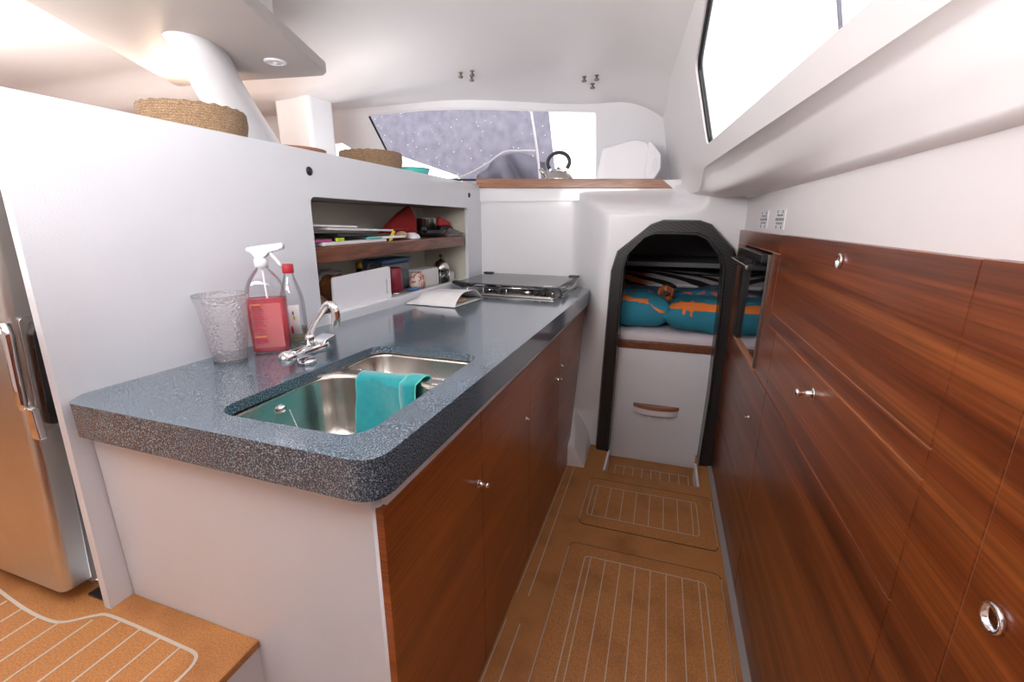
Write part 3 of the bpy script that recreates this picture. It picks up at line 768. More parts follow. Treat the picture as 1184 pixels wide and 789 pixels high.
# ------------------------------------------------------------------ hull side: wall_right, coachroof side, window_2
def S(y, z): return .136 + (2.2 - y) * .128 - .25 * (z - 1.69)
ys = [3.42, 3.2, 2.98, 2.8, 2.65, 2.5, 2.42, 2.36, 2.3, 2.24, 2.15, 2.0, 1.8, 1.6, 1.4, 1.2, 1.0, .8, .6, .4, .2, 0, -.3, -.7, -1.2, -1.8]
def zg(y):
    a = 1.612 + (2.25 - y) * .0276
    return lerp(a, 1.52, sm(2.28, 2.48, y))
bm = bmesh.new(); P = []
for y in ys:
    z = zg(y); x = S(y, z); gap = max(.05, .375 - x); k = 1 - sm(2.2, 2.4, y)
    p0 = (x, z); p1 = (x + .26 * gap * k + .01, z - .012 * k - .004)
    A = sm(1.3, 2.35, y)
    q = (lerp(lerp(p1[0], .355, .55), x + .035, A), lerp(lerp(p1[1], 1.51, .5), 1.508, A))
    q2 = (lerp(lerp(p1[0], .36, .8), lerp(x, .36, .5), A), lerp(lerp(p1[1], 1.51, .8), 1.494, A))
    prof = [p0, p1, q, q2, (.362, 1.498 - .003 * (2 - y) * 0), (.376, 1.490), (.386, 1.486)]
    sp = smoothpts([(p1[0], 0, p1[1]), (q[0], 0, q[1]), (q2[0], 0, q2[1]), (.362, 0, 1.498)], 4)
    prof = [p0] + [(v.x, v.z) for v in sp] + [(.374, 1.489), (.388, 1.486)]
    P.append([(a, y, b) for a, b in prof])
grid(bm, P); o = finish(bm, 'wall_right', 'ceil', kind='structure', smooth=True)
boxo('wall_right', (.384, -1.8, 1.328), (.42, 2.64, 1.50), 'ceil', kind='structure')
win2 = rounded([(2.2, 1.688), (2.198, 1.998), (1.917, 2.118), (1.75, 2.165), (-.3, 2.165), (-.3, 1.755)], [.035, .06, .03, .05, .05, .05], 5)
outer2 = [(y, zg(y)) for y in ys] + [(-1.8, 2.30), (3.42, 2.30)]
plate(outer2, [win2], lambda a, b: (S(a, b), a, b), 'wall_right', 'ceil', kind='structure', solid=.03, off=0)
w = bpy.data.objects[-1] if False else None
for o in bpy.data.objects:
    if o.name.startswith('wall_right') and 's' in o.modifiers:
        o.modifiers['s'].offset = 1 if o.data.polygons[0].normal.x > 0 else -1
bm = bmesh.new(); tube(bm, [(S(a, b) + .018, a, b) for a, b in win2], .010, 8, closed=True); wfr = finish(bm, 'window_2', 'black', kind='structure', smooth=True)
bm = bmesh.new(); prism(bm, [(S(a, b) + .022, a, b) for a, b in win2], (.005, 0, 0)); gp = finish(bm, 'window_pane', 'glass', wfr)
gp['kind'] = 'structure'

# ------------------------------------------------------------------ front face with windscreen, ceiling
def FY(z): return 3.35 - (z - 1.64) * .43
w1 = rounded([(-2.187, 2.144), (-1.95, 2.150), (-1.7, 2.150), (-1.45, 2.140), (-1.2, 2.122), (-.85, 2.092), (-.481, 2.064), (-.487, 1.62), (-2.03, 1.62)], [.01, 0, 0, 0, 0, 0, .03, .03, .03], 4)
w3 = rounded([(-2.62, 1.98), (-2.50, 1.985), (-2.36, 1.90), (-2.30, 1.60), (-2.62, 1.60)], .04, 4)
outf = [(-4.6, 1.3), (.2, 1.3), (.2, 2.30), (-4.6, 2.30)]
plate(outf, [w1, w3], lambda a, b: (a, FY(b), b), 'wall_forward', 'gel', kind='structure', solid=.03)
o = bpy.data.objects['wall_forward']; o.modifiers['s'].offset = 1 if o.data.polygons[0].normal.y > 0 else -1
for nm, wv in (('window_1', w1), ('window_3', w3)):
    bm = bmesh.new(); tube(bm, [(a, FY(b) + .020, b) for a, b in wv], .009, 8, closed=True); fr = finish(bm, nm, 'gel', kind='structure', smooth=True)
    if nm == 'window_1':
        bm = bmesh.new(); tube(bm, [(-2.183, FY(2.135) + .010, 2.135), (-2.10, FY(1.85) + .010, 1.85), (-2.03, FY(1.66) + .010, 1.66)], .010, 8)
        finish(bm, 'rubber_seal', 'black', fr, smooth=True)
        bm = bmesh.new(); tube(bm, [(-1.9, FY(1.69), 1.692), (-.50, FY(1.66), 1.656)], .008, 8); finish(bm, 'rubber_seal', 'black', fr, smooth=True)
    bm = bmesh.new(); prism(bm, [(a, FY(b) + .022, b) for a, b in wv], (0, .005, 0)); p = finish(bm, 'window_pane', 'glass', fr)
def zc(y): return 2.275 - .085 * sm(1.7, 2.9, y)
def ceilz(x, y):
    xr = S(y, zc(y) - .05) + .03
    bump = .13 * sm(2.15, 2.35, y) * (1 - sm(2.5, 2.95, y)) * (1 - sm(-2.3, -1.1, x))
    return zc(y) - .10 * max(0, 1 - (xr - x) / .30) ** 2 - .09 * sm(2.75, 3.15, y) * sm(-1.6, -.4, x) - bump
bm = bmesh.new(); P = []
yy = [3.3, 3.2, 3.15, 3.1, 3.05, 3.0, 2.95, 2.9, 2.8, 2.7, 2.6, 2.5, 2.4, 2.35, 2.3, 2.25, 2.2, 2.15, 2.1, 2.0, 1.8, 1.5, 1, 0, -1, -1.8]
for y in yy:
    row = []
    xr = S(y, zc(y) - .05) + .03
    for i in range(40):
        u = i / 39; x = xr - (xr + 4.6) * u ** 1.8
        z = ceilz(x, y)
        row.append((x, y, z))
    P.append(row)
grid(bm, P); finish(bm, 'ceiling', 'ceil', kind='structure', smooth=True)
# outer walls of the saloon
boxo('wall_forward', (-4.66, 3.36, 0), (-1.1, 3.52, 1.5), 'gel', kind='structure')
boxo('floor', (-4.6, .571, ZS - .02), (-1.97, 3.4, ZS), 'cork', kind='structure')
boxo('wall_saloon', (-4.66, -1.8, 0), (-4.6, 3.52, 2.3), 'ceil', kind='structure')
bm = bmesh.new()
box(bm, (-4.6, -1.86, 0), (.95, -1.8, 2.3))
finish(bm, 'wall_aft', 'ceil', kind='structure')
# ledge sill behind the wooden fiddle
bm = bmesh.new(); prism(bm, [(-1.23, 2.915, 1.50), (-1.23, 3.40, 1.50), (-1.23, 3.40, 1.61), (-1.23, 2.915, 1.61)], (1.33, 0, 0)); finish(bm, 'wall_forward', 'gel', kind='structure')
boxo('wall_forward', (-2.7, 2.96, 1.50), (-1.23, 3.38, 1.60), 'gel', kind='structure')
bm = bmesh.new(); prism(bm, [(-1.22, 2.90, 1.589), (.023, 2.90, 1.561), (-.047, 2.90, 1.616), (-1.22, 2.90, 1.648)], (0, .022, 0))
tag(finish(bm, 'ledge_board', 'ledgewood', bevel=.003), 'brown wooden board edging the shelf under the forward window', 'shelf edge')

# ------------------------------------------------------------------ outside
boxo('deck', (-3.2, 3.46, 1.42), (.2, 4.4, 1.50), 'gel', kind='structure')
t = thing('sunshade', 'greyish purple mesh sunshade hanging outside the forward window', 'sunshade', (-1.7, 3.8, 1.6))
bm = bmesh.new(); P = []
for j in range(16):
    v = j / 15; row = []
    for i in range(40):
        u = i / 39
        xb = lerp(-2.9, -.84, u); zb = 1.985 - (xb + 2.44) * .33 if xb < -1.72 else 1.747 - (xb + 1.72) * 1.2
        z = lerp(max(1.51, zb), 2.60, v); x = lerp(-2.9, lerp(-.84, -.99, v), u)
        row.append((x, 3.72 + .015 * noise.noise(Vector((x * 5, z * 3, 0))), z))
    P.append(row)
grid(bm, P); finish(bm, 'mesh_fabric', 'shade', t, smooth=True)
bm = bmesh.new(); P = []
for j in range(26):
    v = j / 25; row = []
    for i in range(40):
        u = i / 39; x = lerp(-1.70, -.93, u)
        top = 1.60 + .30 * (sm(0, .55, u) * (1 - .25 * sm(.7, 1, u)))
        z = lerp(1.502, top, v); fold = .09 * noise.noise(Vector((x * 9 + z * 7, z * 4 - x * 5, 2))) + .02 * math.sin(x * 26 + z * 22)
        row.append((x, 3.60 + fold + .05 * v, z))
    P.append(row)
grid(bm, P); tag(finish(bm, 'sail_cover', 'cover', smooth=True, solid=.004), 'dark folded sail cover heaped outside the lower forward window', 'cover')
def rope(nm, pts, r, label, m='ropegrey'):
    bm = bmesh.new(); tube(bm, smoothpts(pts, 6), r, 6); return tag(finish(bm, nm, m, smooth=True), label, 'rope')
rope('rope', [(-1.95, 3.5, 1.70), (-1.65, 3.5, 1.71), (-1.4, 3.5, 1.80), (-1.24, 3.5, 1.89), (-1.1, 3.5, 1.895), (-.985, 3.5, 1.89)], .006, 'pale rope drooping left across the sunshade outside the forward window')
rope('rope', [(-1.06, 3.52, 2.35), (-.975, 3.52, 1.9), (-.93, 3.52, 1.515)], .009, 'thick pale upright rope outside the forward window')
rope('rope', [(-.86, 3.55, 1.507), (-.74, 3.55, 1.80)], .005, 'short slanting pale rope near the kettle outside the forward window')
rope('shroud_wire', [(.52, 1.75, 1.6), (.36, 1.75, 2.3), (.26, 1.75, 2.7)], .006, 'thin dark rigging wire passing outside the large side window', 'cover')
# ------------------------------------------------------------------ on the ledge
t = thing('kettle', 'steel whistling kettle with round black handle standing on the window ledge', 'kettle', (-.69, 3.02, 1.61))
bm = bmesh.new(); lathe(bm, [(0, 0), (.085, 0), (.098, .008), (.098, .03), (.085, .055), (.062, .074), (.034, .084), (.030, .087)], (-.69, 3.02, 1.611), 32); finish(bm, 'body', 'steel', t, smooth=True)
bm = bmesh.new(); lathe(bm, [(.03, 0), (.028, .005), (.01, .008), (.009, .016), (0, .018)], (-.69, 3.02, 1.697), 20); finish(bm, 'lid', 'steel', t, smooth=True)
bm = bmesh.new(); tube(bm, [(-.765, 3.0, 1.66), (-.79, 2.995, 1.685), (-.805, 2.99, 1.705)], [.02, .015, .012], 14); finish(bm, 'spout', 'steel', t, smooth=True)
bm = bmesh.new(); pts = []
for i in range(25):
    a = math.radians(-38 + 256 * i / 24); pts.append((-.69 + .072 * math.cos(a), 3.02, 1.742 + .060 * math.sin(a)))
tube(bm, pts, [.0115] * 25, 12); finish(bm, 'handle', 'black', t, smooth=True)
for s in (-1, 1): boxo('handle_bracket', (-.69 + s * .055 - .006, 3.012, 1.68), (-.69 + s * .055 + .006, 3.028, 1.708), 'steel', t, bevel=.002)
t = thing('white_canister', 'white rounded plastic case with oval emblem at the right end of the ledge', 'case', (-.27, 3.03, 1.60))
bm = bmesh.new(); prism(bm, [(p[0], 2.99, p[1]) for p in rounded([(-.45, 1.60), (-.145, 1.60), (-.13, 1.83), (-.22, 1.852), (-.41, 1.808)], [.01, .01, .05, .03, .03], 5)], (0, .12, 0)); finish(bm, 'shell', 'plasticwhite', t, bevel=.014, segs=3)
bm = bmesh.new(); prism(bm, [(p[0], 2.985, p[1]) for p in rounded([(-.150, 1.60), (-.10, 1.60), (-.055, 1.68), (-.06, 1.76), (-.12, 1.835), (-.140, 1.835)], [.01, .02, .02, .02, .02, .01], 5)], (0, .13, 0)); ec = finish(bm, 'end_cap', 'plasticwhite', t, bevel=.008, segs=3)
bm = bmesh.new(); tube(bm, [(-.092 + .013 * math.cos(a), 2.984, 1.705 + .033 * math.sin(a)) for a in [2 * PI * i / 24 for i in range(24)]], .0022, 6, closed=True)
tube(bm, [(-.092 + .006 * math.sin(a * 2), 2.984, 1.705 + .018 * math.cos(a)) for a in [PI * i / 14 for i in range(15)]], .0018, 6); finish(bm, 'emblem', 'plasticwhite', ec, smooth=True)
# ------------------------------------------------------------------ baskets and tray on the unit top
def basket(label, x, y, z, r, h):
    bm = bmesh.new(); lathe(bm, [(0, 0), (r * .86, 0), (r * .94, h * .15), (r, h * .6), (r * .99, h * .95), (r * .97, h), (r * .94, h * .95), (r * .94, h * .3), (r * .8, .012), (0, .012)], (0, 0, 0), 48)
    for v in bm.verts:
        a = math.atan2(v.co.y, v.co.x); v.co.z += .0025 * math.sin(a * 26 + v.co.z * 300) * (v.co.z > .01)
    o = finish(bm, 'wicker_basket', 'wicker', smooth=True); o.location = (x, y, z); return tag(o, label, 'basket', 'seagrass baskets on the partition top')
basket('larger round seagrass basket on the partition top below the overhead panel', -1.42, 1.13, 1.6205, .145, .090)
basket('seagrass basket on the partition top below the forward window', -1.45, 2.08, 1.612, .155, .098)
t = thing('serving_board', 'low tan wooden tray edge showing above the partition between the two baskets', 'tray', (-1.5, 1.5, 1.61))
bm = bmesh.new(); lathe(bm, [(0, 0), (.12, 0), (.135, .035), (.128, .035), (.115, .008), (0, .008)], (-1.44, 1.53, 1.616), 32); finish(bm, 'tray_body', 'ledgewood', t, smooth=True)
bm = bmesh.new(); lathe(bm, [(0, 0), (.08, 0), (.10, .045), (.096, .045), (.078, .006), (0, .006)], (-1.36, 2.32, 1.611), 32); tag(finish(bm, 'shallow_bowl', 'tealplastic', smooth=True), 'shallow teal bowl on the partition top right of the far basket', 'bowl')

# ------------------------------------------------------------------ overhead panel, downlights, pillars, studs
ZP = 2.05
pp = [(-2.47, 1.90), (-2.03, 1.93), (-1.80, 1.965), (-1.62, 1.99), (-1.575, 1.96), (-1.32, 1.282), (-.93, .25), (-1.45, .2), (-1.977, 1.062)]
t = thing('overhead_panel', 'large grey overhead lining panel hanging below the saloon ceiling', 'ceiling panel', (-1.8, 1.2, ZP))
bm = bmesh.new(); prism(bm, [(p[0], p[1], ZP) for p in rounded(pp, [.03, .0, 0, .02, .02, 0, .05, .05, 0], 4)], (0, 0, .05)); finish(bm, 'lining', 'greypanel', t, bevel=.008)
boxo('spacer', (-1.95, .5, ZP + .05), (-1.6, 1.7, 2.272), 'ceil', t)
for (x, y, on) in ((-2.245, 1.698, True), (-1.674, 1.754, False)):
    t = thing('downlight', ('lit warm round downlight in the grey overhead panel left of the white pillar' if on else 'unlit white round downlight in the grey overhead panel right of the white pillar'), 'downlight', (x, y, ZP), 'downlights in the overhead panel')
    bm = bmesh.new(); lathe(bm, [(.045, .001), (.045, -.004), (.038, -.008), (.032, -.006), (.032, .001)], (x, y, ZP), 28, cap=False); finish(bm, 'bezel', 'plasticwhite', t, smooth=True)
    bm = bmesh.new(); lathe(bm, [(0, -.003), (.032, -.003), (.032, .0), (0, .0)], (x, y, ZP), 28)
    finish(bm, 'lens', emit('warm lens', (1, .80, .62), 6) if on else 'plasticwhite', t)
    if not on:
        bm = bmesh.new(); blob(bm, (x, y, ZP - .006), (.014, .010, .004), 12); finish(bm, 'switch', 'plasticwhite', t, smooth=True)
# main pillar: swept aerofoil
def aero(c, a, b, ang, n=32):
    out = []
    for i in range(n):
        q = 2 * PI * i / n; x = a * math.cos(q); y = b * math.sin(q) * (1 - .35 * math.cos(q))
        out.append((c[0] + x * math.cos(ang) - y * math.sin(ang), c[1] + x * math.sin(ang) + y * math.cos(ang), c[2]))
    return out
bm = bmesh.new(); rings = []
for k in range(9):
    u = k / 8; z = lerp(ZP + .005, 1.58, u)
    cx = lerp(-1.87, -1.99, u); cy = lerp(1.58, 2.02, u)
    fl_ = 1 + .12 * max(0, 1 - u * 9)
    rings.append([bm.verts.new(p) for p in aero((cx, cy, z), lerp(.205, .33, u) * fl_, .08 * fl_, math.radians(lerp(118, 108, u)))])
for a, b in zip(rings, rings[1:]):
    for i in range(32): bm.faces.new((a[i], a[(i + 1) % 32], b[(i + 1) % 32], b[i]))
bm.faces.new(rings[0]); bm.faces.new(rings[-1])
tag(finish(bm, 'cabin_pillar', 'gel', smooth=True), 'broad white raked pillar rising from behind the partition to the grey overhead panel', 'pillar')
bm = bmesh.new(); prism(bm, [(p[0], p[1], 1.55) for p in rounded([(-2.36, 2.42), (-2.08, 2.40), (-2.06, 2.6), (-2.36, 2.6)], .03, 4)], (0, 0, .70)); tag(finish(bm, 'window_post', 'gel', smooth=False, bevel=.004), 'white square post behind the partition between the large pillar and the window', 'post')
for (cx, cy, gname) in ((-1.15, 2.64, 'steel studs on the ceiling in the left trio'), (-.475, 2.86, 'steel studs on the ceiling in the right trio')):
    for j, (dx, dy_, w) in enumerate(((-.038, -.01, 'left'), (.034, -.012, 'right'), (.0, .06, 'middle'))):
        x, y = cx + dx, cy + dy_
        t = thing('ceiling_stud', 'small steel stud, %s one of the %s trio above the forward window' % (w, gname.split()[-2]), 'stud', (x, y, ceilz(x, y)), gname)
        z = ceilz(x, y)
        bm = bmesh.new(); lathe(bm, [(0, 0), (.013, 0), (.013, -.004), (.006, -.006), (.005, -.018), (0, -.018)], (x, y, z + .001), 16); finish(bm, 'base', 'stud', t, smooth=True)
        bm = bmesh.new(); lathe(bm, [(0, -.017), (.012, -.018), (.0145, -.022), (.012, -.028), (0, -.030)], (x, y, z + .001), 16); finish(bm, 'cap', 'stud', t, smooth=True)
for i, dx in enumerate((0, .05)):
    bm = bmesh.new(); lathe(bm, [(0, 0), (.010, 0), (.010, .03), (.012, .04), (0, .042)], (-1.75 + dx, .98, 1.645), 14); 
    tag(finish(bm, 'small_bolt', 'tan', smooth=True), 'tiny tan peg above the partition left of the large basket, %s of the pair' % ('left' if not i else 'right'), 'peg', 'tiny pegs left of the large basket')
boxo('wall_left', (-1.97, .62, 1.60), (-1.62, 1.2, 1.648), 'gel', kind='structure')

# ------------------------------------------------------------------ two vent plates above the mahogany
for n_, (ya, yb_) in enumerate(((2.055, 2.21), (1.78, 1.925))):
    t = thing('switch_label', ('printed plate of tiny dark symbols on the white wall, one nearer the doorway' if not n_ else 'printed plate of tiny dark symbols on the white wall, one further from the doorway'), 'label plate', (.383, (ya + yb_) / 2, 1.382), 'printed plates above the mahogany')
    boxo('plate', (.3815, ya, 1.348), (.385, yb_, 1.418), 'plasticwhite', t)
    bm = bmesh.new(); cy = (ya + yb_) / 2
    for rz, cnt, hh in ((1.410, 2, .006), (1.398, 5, .0035), (1.384, 7, .005), (1.370, 5, .0035), (1.357, 2, .006)):
        for q in range(cnt):
            wd = (yb_ - ya) * .8 if cnt == 7 else (yb_ - ya) * .55
            y = cy + (q / (cnt - 1) - .5) * wd * .95
            box(bm, (.3808, y - .0042, rz - hh), (.3818, y + .0042, rz + hh * .8))
    finish(bm, 'printing', 'black', t)

# ------------------------------------------------------------------ fridge
t = thing('fridge', 'stainless steel fridge with chrome latch at the left end of the partition', 'fridge', (-1.6, .8, ZS))
def leanall(o):
    for v in o.data.vertices:
        wzv = v.co.z + t.location.z; v.co.y += .062 * (wzv - .5)
leanall(boxo('body', (-1.95, .56, .475), (-1.335, 1.2, 1.5), 'soffit', t))
bm = bmesh.new(); prism(bm, [(p[0], p[1], .508) for p in rounded([(-1.96, .49), (-1.305, .49), (-1.305, .548), (-1.96, .548)], [.02, .022, .004, .004], 6)], (0, 0, .96)); d = finish(bm, 'door', 'steelfridge', t, smooth=False, bevel=.001); leanall(d)
leanall(boxo('gasket', (-1.94, .546, .52), (-1.325, .562, 1.46), 'grey', t))
def lz(z): return .062 * (z - .5)
bm = bmesh.new(); prism(bm, [(-1.302, p[0] + lz(p[1]), p[1]) for p in rounded([(.520, .93), (.590, .93), (.590, 1.14), (.572, 1.165), (.530, 1.165), (.520, 1.14)], .008, 3)], (.018, 0, 0)); lt = finish(bm, 'latch_plate', 'darkgloss', t, bevel=.002)
bm = bmesh.new(); tube(bm, [(-1.278, .478 + lz(z), z) for z in (.985, 1.0, 1.05, 1.10, 1.15, 1.175)], [.006, .009, .0095, .0095, .011, .008], 10); finish(bm, 'latch_handle', 'chrome', t, smooth=True)
boxo('latch_foot', (-1.296, .484 + lz(1), .91), (-1.270, .50 + lz(1), .985), 'chrome', t, bevel=.003)
bm = bmesh.new(); prism(bm, [(-1.3035, p[0] + lz(p[1]), p[1]) for p in rounded([(.508, .915), (.598, .915), (.598, 1.178), (.508, 1.178)], .01, 3)], (.006, 0, 0)); finish(bm, 'latch_rim', 'steel', t, bevel=.001)
boxo('black_floor_clip', (-1.30, .53, ZS), (-1.235, .56, ZS + .006), 'black')
tag(bpy.data.objects['black_floor_clip'], 'small black clip on the floor in the gap beside the fridge', 'clip')
boxo('wall_left', (-1.3, .85, ZS), (-1.222, .87, 1.58), 'soffit', kind='structure')
boxo('wall_left', (-1.99, .555 + .07, 1.50), (-1.222, .60, 1.60), 'gel', kind='structure')

# ------------------------------------------------------------------ on the worktop
def on(y): return wz(y) + .0004
# tumbler
t = thing('tumbler', 'clear crackle plastic tumbler on the worktop beside the red soap bottle', 'tumbler', (-1.12, .88, on(.88)))
bm = bmesh.new(); z = on(.88); lathe(bm, [(.040, 0), (.041, .012), (.046, .05), (.060, .155), (.0655, .185), (.063, .186), (.058, .155), (.044, .05), (.038, .014), (0, .012)], (-1.12, .878, z), 40); finish(bm, 'cup', 'crackle', t, smooth=True)
bm = bmesh.new(); lathe(bm, [(0, 0), (.040, 0), (.042, .004), (.042, .013), (.038, .016), (0, .016)], (-1.12, .878, z), 40); finish(bm, 'base', 'clear', t, smooth=True)
bm = bmesh.new(); tube(bm, [(-1.12 + .0645 * math.cos(a), .878 + .0645 * math.sin(a), z + .186) for a in [2 * PI * i / 40 for i in range(40)]], .0018, 6, closed=True); finish(bm, 'rim', 'clear', t, smooth=True)
# rounded-rect bottle helper
def rrloft(secs, cen, rot, n=6):
    """secs: list of (halfx, halfy, radius, z)"""
    bm = bmesh.new(); rings = []
    R_ = Matrix.Rotation(rot, 3, 'Z')
    for hx, hy, r, z in secs:
        pts = rounded([(-hx, -hy), (hx, -hy), (hx, hy), (-hx, hy)], min(r, hx * .98, hy * .98), n)
        ring = []
        for p in pts:
            q = R_ @ Vector((p[0], p[1], z)); ring.append(bm.verts.new(Vector(cen) + q))
        rings.append(ring)
    m_ = len(rings[0])
    for a, b in zip(rings, rings[1:]):
        for i in range(m_): bm.faces.new((a[i], a[(i + 1) % m_], b[(i + 1) % m_], b[i]))
    bm.faces.new(rings[0][::-1]); bm.faces.new(rings[-1]); return bm
rt = math.radians(38); cen = (-1.092, .998, on(1.0))
t = thing('spray_bottle', 'clear spray bottle two thirds full of red soap with white trigger', 'spray bottle', cen)
bm = rrloft([(.044, .030, .02, .001), (.050, .034, .022, .006), (.052, .035, .022, .08), (.052, .035, .022, .165), (.050, .034, .024, .190), (.040, .030, .024, .215), (.026, .022, .02, .236), (.015, .015, .014, .248), (.014, .014, .0135, .258)], cen, rt); finish(bm, 'bottle', 'clear', t, smooth=True)
bm = rrloft([(.042, .028, .019, .004), (.0485, .0325, .021, .009), (.0505, .0335, .021, .08), (.0505, .0335, .021, .160)], cen, rt); finish(bm, 'soap', 'redliq', t, smooth=True)
def onface(cx, w, z0, z1, d, m_, nm, par, c=cen, r=rt, th=.0012):
    bm = bmesh.new(); R_ = Matrix.Rotation(r, 3, 'Z')
    box(bm, (cx - w / 2, -d - th, z0), (cx + w / 2, -d, z1))
    for v in bm.verts: v.co = Vector(c) + R_ @ v.co
    return finish(bm, nm, m_, par)
M['lab1'] = glassy('pale red label', (1, .75, .75), .02, .3, (1, .40, .42))
M['labtxt'] = mat('label print', (.75, .35, .10), .6); M['labtxt2'] = mat('label print dark', (.45, .06, .10), .6)
lb = onface(.0, .078, .020, .150, .0355, 'lab1', 'label', t)
bm = bmesh.new(); R_ = Matrix.Rotation(rt, 3, 'Z')
for i in range(15): 
    z = .142 - i * .0072; w = .022 + .004 * ((i * 7) % 3); box(bm, (-.034, -.0385, z), (-.034 + w, -.0372, z + .0028))
box(bm, (-.034, -.0385, .034), (-.004, -.0372, .046))
for v in bm.verts: v.co = Vector(cen) + R_ @ v.co
finish(bm, 'label_print', 'labtxt2', lb)
onface(-.022, .022, .146, .149, .0372, 'labtxt', 'label_stripe', lb); onface(-.022, .030, .052, .055, .0372, 'labtxt', 'label_stripe', lb)
bm = bmesh.new(); lathe(bm, [(0, 0), (.018, 0), (.018, .022), (.013, .026), (.012, .036), (0, .036)], (cen[0], cen[1], cen[2] + .250), 24); finish(bm, 'collar', 'plasticwhite', t, smooth=True)
def dirp(u, v, z): 
    d = Vector((math.cos(.35), math.sin(.35), 0)); s = Vector((-d.y, d.x, 0)); return Vector(cen) + d * u + s * v + Vector((0, 0, z))
bm = bmesh.new()
prism(bm, [dirp(u, -.011, z) for u, z in ((-.036, .298), (-.030, .306), (.01, .312), (.062, .318), (.064, .300), (.030, .292), (.016, .278), (-.012, .276), (-.02, .290))], dirp(0, .011, 0) - dirp(0, -.011, 0)); finish(bm, 'trigger_head', 'plasticwhite', t, bevel=.004)
bm = bmesh.new(); tube(bm, [dirp(.060, 0, .309), dirp(.068, 0, .309)], .010, 14); finish(bm, 'nozzle', 'plasticwhite', t, smooth=True)
bm = bmesh.new(); tube(bm, [dirp(.028, 0, .296), dirp(.036, 0, .282), (dirp(.050, 0, .262)), dirp(.056, 0, .252)], [.006, .005, .0045, .004], 8); finish(bm, 'trigger', 'plasticwhite', t, smooth=True)
bm = bmesh.new(); tube(bm, [dirp(0, 0, .25), dirp(.008, 0, .02)], .0025, 6); finish(bm, 'dip_tube', 'plasticwhite', t, smooth=True)
# vinegar bottle
c2 = (-1.118, 1.118, on(1.13))
t = thing('vinegar_bottle', 'clear bottle with red screw cap and white label behind the spray bottle', 'bottle', c2)
bm = bmesh.new(); lathe(bm, [(.034, 0), (.037, .004), (.037, .12), (.034, .150), (.024, .185), (.0155, .212), (.0135, .228)], c2, 32); finish(bm, 'bottle', 'clear', t, smooth=True)
bm = bmesh.new(); lathe(bm, [(0, .003), (.033, .003), (.0355, .006), (.0355, .045), (0, .045)], c2, 32); finish(bm, 'vinegar', 'paleliq', t, smooth=True)
bm = bmesh.new(); lathe(bm, [(.0165, .222), (.017, .224), (.017, .248), (.0155, .250), (0, .250)], c2, 24); finish(bm, 'cap', 'red', t, smooth=True)
bm = bmesh.new(); P = []
for zz in (.03, .125): P.append([(c2[0] + .0378 * math.cos(a), c2[1] + .0378 * math.sin(a), c2[2] + zz) for a in [math.radians(-125 + 9 * i) for i in range(13)]])
grid(bm, P); lb = finish(bm, 'label', 'paper', t, smooth=True, solid=.0006)
for (a0, z0_, m_, w_) in ((-60, .045, 'red', .014), (-45, .085, 'lime', .008), (-48, .10, 'blue', .007)):
    a = math.radians(a0); bm = bmesh.new(); blob(bm, (c2[0] + .0383 * math.cos(a), c2[1] + .0383 * math.sin(a), c2[2] + z0_), (w_ * .5, .0018, w_), 10); finish(bm, 'label_mark', m_, lb, smooth=True)
# faucet
t = thing('mixer_tap', 'chrome mixer tap with folding spout behind the sink', 'tap', (-.90, .92, on(.92)))
z = on(.92)
bm = bmesh.new(); lathe(bm, [(0, 0), (.016, 0), (.0195, .004), (.0195, .032), (.0175, .034), (.0175, .125), (.0190, .128), (.0190, .150), (.015, .154), (0, .154)], (-.900, .846, z + .034), 28, 'Y'); finish(bm, 'body', 'chrome', t, smooth=True)
bm = bmesh.new(); lathe(bm, [(0, 0), (.024, 0), (.024, .008), (.02, .014), (0, .014)], (-.900, .925, z), 24); finish(bm, 'base', 'chrome', t, smooth=True)
bm = bmesh.new(); prism(bm, [(-.918, .965, z + .045), (-.918, 1.005, z + .050), (-.918, 1.015, z + .064), (-.918, .975, z + .058)], (.045, 0, 0)); finish(bm, 'lever', 'chrome', t, bevel=.003)
bm = bmesh.new(); lathe(bm, [(0, 0), (.008, 0), (.010, -.004), (0, -.004)], (-.900, .848, z + .034), 16, 'Y'); finish(bm, 'end_button', 'chrome', t, smooth=True)
bm = bmesh.new(); lathe(bm, [(.0, .0), (.013, .0), (.013, .028), (.010, .032), (0, .032)], (-.900, .945, z + .045), 20); finish(bm, 'swivel', 'chrome', t, smooth=True)
bm = bmesh.new(); pts = smoothpts([(-.900, .945, z + .07), (-.897, .948, z + .085), (-.875, .952, z + .120), (-.852, .956, z + .150), (-.836, .958, z + .162), (-.820, .958, z + .155), (-.815, .957, z + .130), (-.820, .956, z + .105)], 5)
tube(bm, pts, [.0085] * 12 + [.0095] * (len(pts) - 24) + [.0115] * 12, 14); finish(bm, 'spout', 'chrome', t, smooth=True)
# paper packet
t = thing('paper_packet', 'crumpled white paper bag lying open between the tap and the hob', 'paper bag', (-1.03, 2.05, on(2)))
bm = bmesh.new(); P = []
pt = {}
def bag(u, v, s):
    # corners (world xy)
    a, b, c, d = Vector((-1.170, 1.87)), Vector((-.90, 1.855)), Vector((-.88, 2.16)), Vector((-1.195, 2.20))
    p = (a * (1 - u) + b * u) * (1 - v) + (d * (1 - u) + c * u) * v
    edge = (1 - abs(2 * v - 1) ** 3) * (.25 + .75 * sm(0, .25, u)) 
    h = .004 + (.046 + .014 * u) * edge * (1 if s > 0 else 0) + .006 * noise.noise(Vector((u * 5, v * 5, s)))*(s>0)
    p = p + Vector((.012, .012)) * noise.noise(Vector((u * 4, v * 4, 5)))
    return (p.x, p.y, on(p.y) + max(.0012, h))
for s in (1, -1): grid(bm, [[bag(i / 20, j / 14, s) for i in range(21)] for j in range(15)])
finish(bm, 'bag', 'paper', t, smooth=True, solid=.001)
